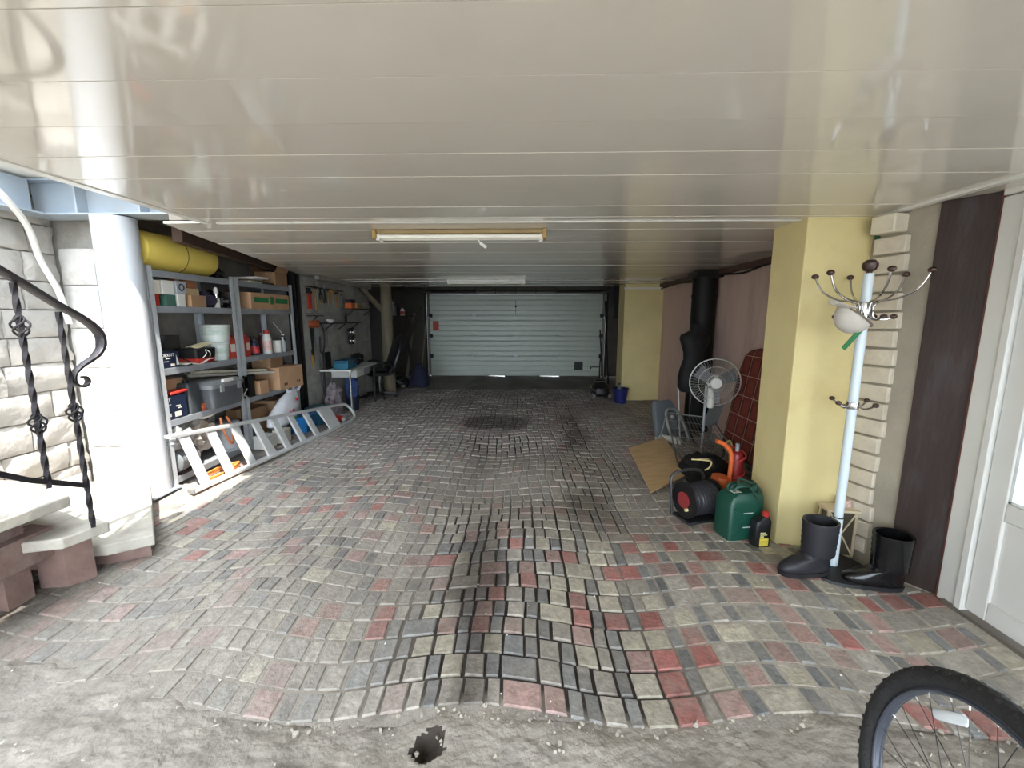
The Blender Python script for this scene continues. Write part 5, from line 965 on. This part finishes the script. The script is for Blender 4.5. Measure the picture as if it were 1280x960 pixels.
# cables along the right ceiling edge
b = MB(); b.tube(spline([(2.44,3.2,2.03),(2.44,3.9,2.0),(2.44,4.4,2.03),(2.44,4.9,1.99),(2.44,5.4,2.02),(2.44,6.2,2.0),(2.44,6.9,2.03),(2.44,7.7,2.0)], 6), .012, n=6); tag(b.build('wall_cable', m_black), 'black cable sagging along the top of the pink wall', 'cable')
b = MB(); b.bar((2.46,3.1,2.06), (2.46,7.74,2.06), .07, .06); tag(b.build('wall_pipe', MATS['rusty_beam']), 'rusty brown rail along the top of the pink wall', 'rail')
b = MB(); b.box(2.40,2.47,4.05,4.13,1.92,2.04); tag(b.build('junction_box', m_black, bev=.005), 'small black box on the cable at the top of the pink wall', 'junction box')
# ============================================================ COAT STAND AND BOOTS
m_brownball = M('dark_brown_ball', (66,44,38), .3, var=.15); m_pole = M('white_enamel', (214,226,232), .25, var=.03)
cs = thing('coat_stand', 'white metal coat stand with chrome hooks and brown knobs', 'coat stand', (1.87,2.40,0))
b = MB(); b.lathe([(.19,0),(.195,.008),(.19,.024),(.06,.034)], n=36); b.build('base', m_rubber, cs)
b = MB(); b.lathe([(.026,.03),(.026,.335)], n=20); b.build('lower_pole', m_pole, cs); b = MB(); b.lathe([(.024,.335),(.024,1.735)], n=20); b.build('pole', m_pole, cs); b = MB(); b.lathe([(.0265,.333),(.0265,.339)], n=20); b.build('joint_ring', m_dark, cs)
b = MB(); b.lathe([(.012,1.735),(.014,1.745),(.028,1.752),(.037,1.772),(.036,1.788),(.022,1.805),(.002,1.810)], n=20); b.build('top_ball', m_brownball, cs)
def hook(pts, r, parent, br):
    b = MB(); b.tube(spline(pts, 6), r, n=8); h = b.build('hook', m_chrome, parent)
    p = Vector(pts[-1]); b = MB(); b.blob(p, (br, br, br*.8), 0, 1, 0, 12, 8); b.build('knob', m_brownball, h)
for k in range(6):
    a = math.radians(12+60*k); c, s_ = math.cos(a), math.sin(a); q = lambda r, z: (r*c, r*s_, z)
    hook([q(.03,1.49), q(.034,1.55), q(.06,1.585), q(.13,1.60), q(.205,1.65), q(.245,1.735)], .0058, cs, .019)
    a2 = a+math.radians(20); c2, s2 = math.cos(a2), math.sin(a2); q2 = lambda r, z: (r*c2, r*s2, z)
    hook([q2(.03,1.58), q2(.036,1.52), q2(.05,1.495), q2(.09,1.49), q2(.125,1.505)], .0052, cs, .017)
b = MB(); b.lathe([(.034,1.50),(.036,1.51),(.036,1.575),(.034,1.585)], n=20); b.build('hook_ring', m_chrome, cs)
b = MB(); b.lathe([(.030,.99),(.032,1.0),(.032,1.025),(.030,1.03)], n=20); b.build('hook_ring', m_chrome, cs)
for k in range(4):
    a = math.radians(20+90*k); c, s_ = math.cos(a), math.sin(a); q = lambda r, z: (r*c, r*s_, z); hook([q(.03,1.01), q(.06,1.0), q(.09,1.01), q(.115,1.03)], .0055, cs, .016)
# cap
m_cap = M('grey_white_cap', (196,190,180), .85, var=.12, scale=8); cp = thing('baseball_cap', 'grey white cap with green strap hanging on the coat stand', 'cap', (1.78,2.34,1.51), rot=(.3,.55,.2))
b = MB(); vs = []; fs = []; nu, nv = 24, 8
for i in range(nv+1):
    ph = PI/2*i/nv
    for j in range(nu): t_ = 2*PI*j/nu; vs.append((-.005+.10*math.cos(ph)*math.cos(t_), .075*math.cos(ph)*math.sin(t_), -.10*math.sin(ph)))
for i in range(nv):
    for j in range(nu): fs.append((i*nu+(j+1) % nu, i*nu+j, (i+1)*nu+j, (i+1)*nu+(j+1) % nu))
b.add(vs, fs); o = b.build('crown', m_cap, cp); sm = o.modifiers.new('thick', 'SOLIDIFY'); sm.thickness = .004
b = MB(); b.sheet(lambda u, v: (-.075-.085*u, (-.06+.12*v)*(1-.35*u*u), .0-.03*u-.02*math.sin(PI*v)*0+.02*(2*v-1)**2), 6, 8, .004); b.build('peak', m_cap, cp)
b = MB(); b.tube([(.0+.10*math.cos(a), .076*math.sin(a), 0) for a in [2*PI*i/24 for i in range(24)]], .005, n=6, closed=True); b.build('sweat_band', M('taupe', (120,104,92), .8), cp)
b = MB(); b.bar((.06,-.03,-.02), (.05,-.05,-.17), .028, .004, up=(0,1,0)); b.build('green_strap', M('green_ribbon', (44,118,70), .6), cp)
# rubber boots
def boot(label, loc, rz, mat, group, h=.25, ribs=True):
    t = thing('rubber_boot', label, 'boot', loc, rz, group)
    b = MB(); b.loft([(-.075,0,.022,.145,.05),(-.075,0,.04,.15,.055),(-.07,0,.06,.145,.053),(-.05,0,.085,.12,.05),(-.01,0,.105,.085,.055),(.0,0,.13,.082,.062)], n=30, e=2.6); b.build('foot', mat, t)
    b = MB(); b.loft([(-.075,0,0,.15,.056),(-.075,0,.024,.155,.058)], n=30, e=2.6); b.build('sole', m_rubber, t)
    secs = []; n = 12
    for k in range(n+1):
        z = .12+(h)*k/n; r = .084+.008*k/n+(.003 if ribs and k % 2 else 0); secs.append((.0,0,z,r,r*.88))
    secs += [(0,0,.12+h-.004,.080,.07),(0,0,.14,.07,.06)]
    b = MB(); b.loft(secs, n=30, e=2.1); b.build('shaft', mat, t); return t
m_boot = M('matt_black_boot', (38,38,44), .5, var=.2); m_boot2 = M('shiny_black_boot', (18,18,20), .18, var=.1)
boot('matt black rubber boot standing on the coat stand base', (1.715,2.32,.034), .12, m_boot, 'rubber boots by the coat stand', .20)
boot('shiny black rubber boot beside the dark panel', (2.055,2.235,.0), .25+math.radians(-25), m_boot2, 'rubber boots by the coat stand', .20)
# lantern
lt = thing('wooden_lantern', 'white wooden lantern with crossed bars behind the boots', 'lantern', (2.01,2.585,0), -.12); m_lw = M('cream_wood', (206,190,160), .65, var=.12); hx, hy, hz = .085, .05, .30
for sx in (-1,1):
    for sy in (-1,1): b = MB(); b.box(sx*hx, sx*(hx-.014), sy*hy, sy*(hy-.014), 0, hz); b.build('post', m_lw, lt)
b = MB(); b.box(-hx,hx,-hy,hy,0,.014); b.build('base', m_lw, lt); b = MB(); b.box(-hx-.008,hx+.008,-hy-.006,hy+.006,hz,hz+.014); b.build('top', m_lw, lt)
b = MB(); b.box(-hx+.012,hx-.012,-hy+.008,hy-.008,.014,hz); b.build('dark_pane', M('dark_pane', (78,72,60), .3), lt)
b = MB(); b.bar((-hx+.01,-hy,.016), (hx-.01,-hy,hz-.004), .008, .005, up=(0,1,0)); b.build('cross_bar', m_lw, lt); b = MB(); b.bar((hx-.01,-hy-.003,.016), (-hx+.01,-hy-.003,hz-.004), .008, .005, up=(0,1,0)); b.build('cross_bar', m_lw, lt)
plain_pack('small pink patterned box on the wooden lantern', (2.05,2.59,.315), (.045,.04,.05), M('pink_pattern', (206,176,168), .6, var=.4, scale=60), .2)
b = MB(); b.bar((0,0,0), (.0,-.01,-.10), .03, .006, up=(0,1,0)); tag(b.build('green_tape', M('dark_green_tape', (48,84,62), .6), loc=(2.075,2.645,2.05)), 'dark green strip hanging at the ceiling above the bricks', 'strip')
# ============================================================ BICYCLE (front wheel reaches into view)
bk = thing('bicycle', 'bicycle whose front wheel stands at the lower right corner', 'bicycle', (1.0,.784,.0)); RW = .347; AZ = 1.447; LEAN = -.141
BT = Matrix.Translation((0,0,RW*math.cos(LEAN))) @ Matrix.Rotation(AZ, 4, 'Z') @ Matrix.Rotation(-LEAN, 4, 'X')
# local frame: x along the bicycle (towards the room), z up
m_tyre = M('tyre', (34,34,35), .7, var=.25, bump=.5, bscale=90)
def circ(r, n=72, y=0): return [(r*math.cos(2*PI*i/n), y, r*math.sin(2*PI*i/n)) for i in range(n)]
def wheel(off, nm):
    T = BT @ Matrix.Translation(off)
    b = MB(); b.T = T; b.tube(circ(RW-.024), .024, n=14, closed=True); ty = b.build('tyre', m_tyre, bk)
    b = MB()
    for i in range(110):
        a = 2*PI*i/110; b.T = T @ Matrix.Rotation(-a, 4, 'Y')
        for yy in (-.013, .0, .013): b.cbox((RW-.003-.9*yy*yy/.024, yy+(.003 if i % 2 else -.003), 0), (.006, .009, .010))
    b.build('tread_knobs', m_tyre, ty, smooth=0)
    b = MB(); b.T = T; b.tube(circ(RW-.055, y=-.009), .005, n=8, closed=True); b.tube(circ(RW-.055, y=.009), .005, n=8, closed=True); b.tube(circ(RW-.052), .010, n=8, closed=True); rm = b.build('rim', M('blue_grey_rim', (84,88,98), .35, .4), bk)
    b = MB(); b.T = T; b.cyl((0,-.035,0), (0,.035,0), .014, n=12); b.cyl((0,-.034,0), (0,-.029,0), .026, n=14); b.cyl((0,.029,0), (0,.034,0), .026, n=14); hb = b.build('hub', m_steel, bk)
    for i in range(32):
        a = 2*PI*i/32; sd = -.03 if i % 2 else .03; a2 = a+(.9 if (i//2) % 2 else -.9)
        b = MB(); b.T = T; b.cyl((.022*math.cos(a2), sd, .022*math.sin(a2)), ((RW-.058)*math.cos(a), sd*.1, (RW-.058)*math.sin(a)), .0011, n=5); b.build('spoke', M('dark_spoke', (70,70,72), .35, .8), rm)
        b = MB(); b.T = T; p1 = Vector((.022*math.cos(a2), sd, .022*math.sin(a2))); p2 = Vector(((RW-.058)*math.cos(a), sd*.1, (RW-.058)*math.sin(a))); b.cyl(p1.lerp(p2,.95), p2, .0022, n=6); b.build('nipple', m_chrome, rm)
    b = MB(); b.T = T @ Matrix.Rotation(math.radians(-52), 4, 'Y') @ Matrix.Translation((RW-.105,-.008,0)); b.loft([(0,0,-.05,.004,.003),(0,0,-.04,.013,.006),(0,0,.04,.013,.006),(0,0,.05,.004,.003)], n=14, e=3); b.build('reflector', M('white_reflector', (226,232,236), .15), rm)
wheel((0,0,0), 'front'); wheel((-1.04,0,0), 'rear')
m_frame = M('bike_frame_paint', (50,56,84), .3, .3); FR = [(.0,.05,0),(-.17,.05,.42)]
for sy in (-1,1): b = MB(); b.T = BT; b.tube(spline([(.0,sy*.05,0),(-.06,sy*.05,.16),(-.15,sy*.045,.38)], 4), .013, n=10); b.build('fork_blade', m_frame, bk)
for p, q, r_ in (((-.15,0,.38),(-.20,0,.54),.024), ((-.18,0,.46),(-.62,0,-.04),.018), ((-.20,0,.52),(-.72,0,.44),.016), ((-.62,0,-.04),(-.75,0,.52),.016), ((-.15,-.05,.38),(-.15,.05,.38),.018)):
    b = MB(); b.T = BT; b.cyl(p, q, r_, n=12); b.build('frame_tube', m_frame, bk)
for sy in (-1,1): b = MB(); b.T = BT; b.cyl((-.62,sy*.03,-.04), (-1.04,sy*.06,0), .010, n=8); b.build('chain_stay', m_frame, bk); b = MB(); b.T = BT; b.cyl((-.72,sy*.02,.42), (-1.04,sy*.06,0), .009, n=8); b.build('seat_stay', m_frame, bk)
b = MB(); b.T = BT; b.cyl((-.20,0,.54), (-.22,0,.62), .014, n=10); b.tube(spline([(-.26,-.28,.66),(-.20,-.12,.64),(-.20,.12,.64),(-.26,.28,.66)], 5), .012, n=10); b.build('handlebar', m_dark, bk)
b = MB(); b.T = BT; b.loft([(-.80,0,.55,.12,.05),(-.80,0,.58,.14,.07),(-.82,0,.61,.11,.06)], n=24, e=2.4); b.build('saddle', m_rubber, bk)
b = MB(); b.T = BT; b.cyl((-.62,-.06,-.04), (-.62,-.05,-.04), .09, n=24); b.cyl((-.62,-.07,-.04), (-.50,-.07,-.14), .012, n=8); b.cyl((-.62,.07,-.04), (-.74,.07,.06), .012, n=8); b.build('crankset', m_dark, bk)
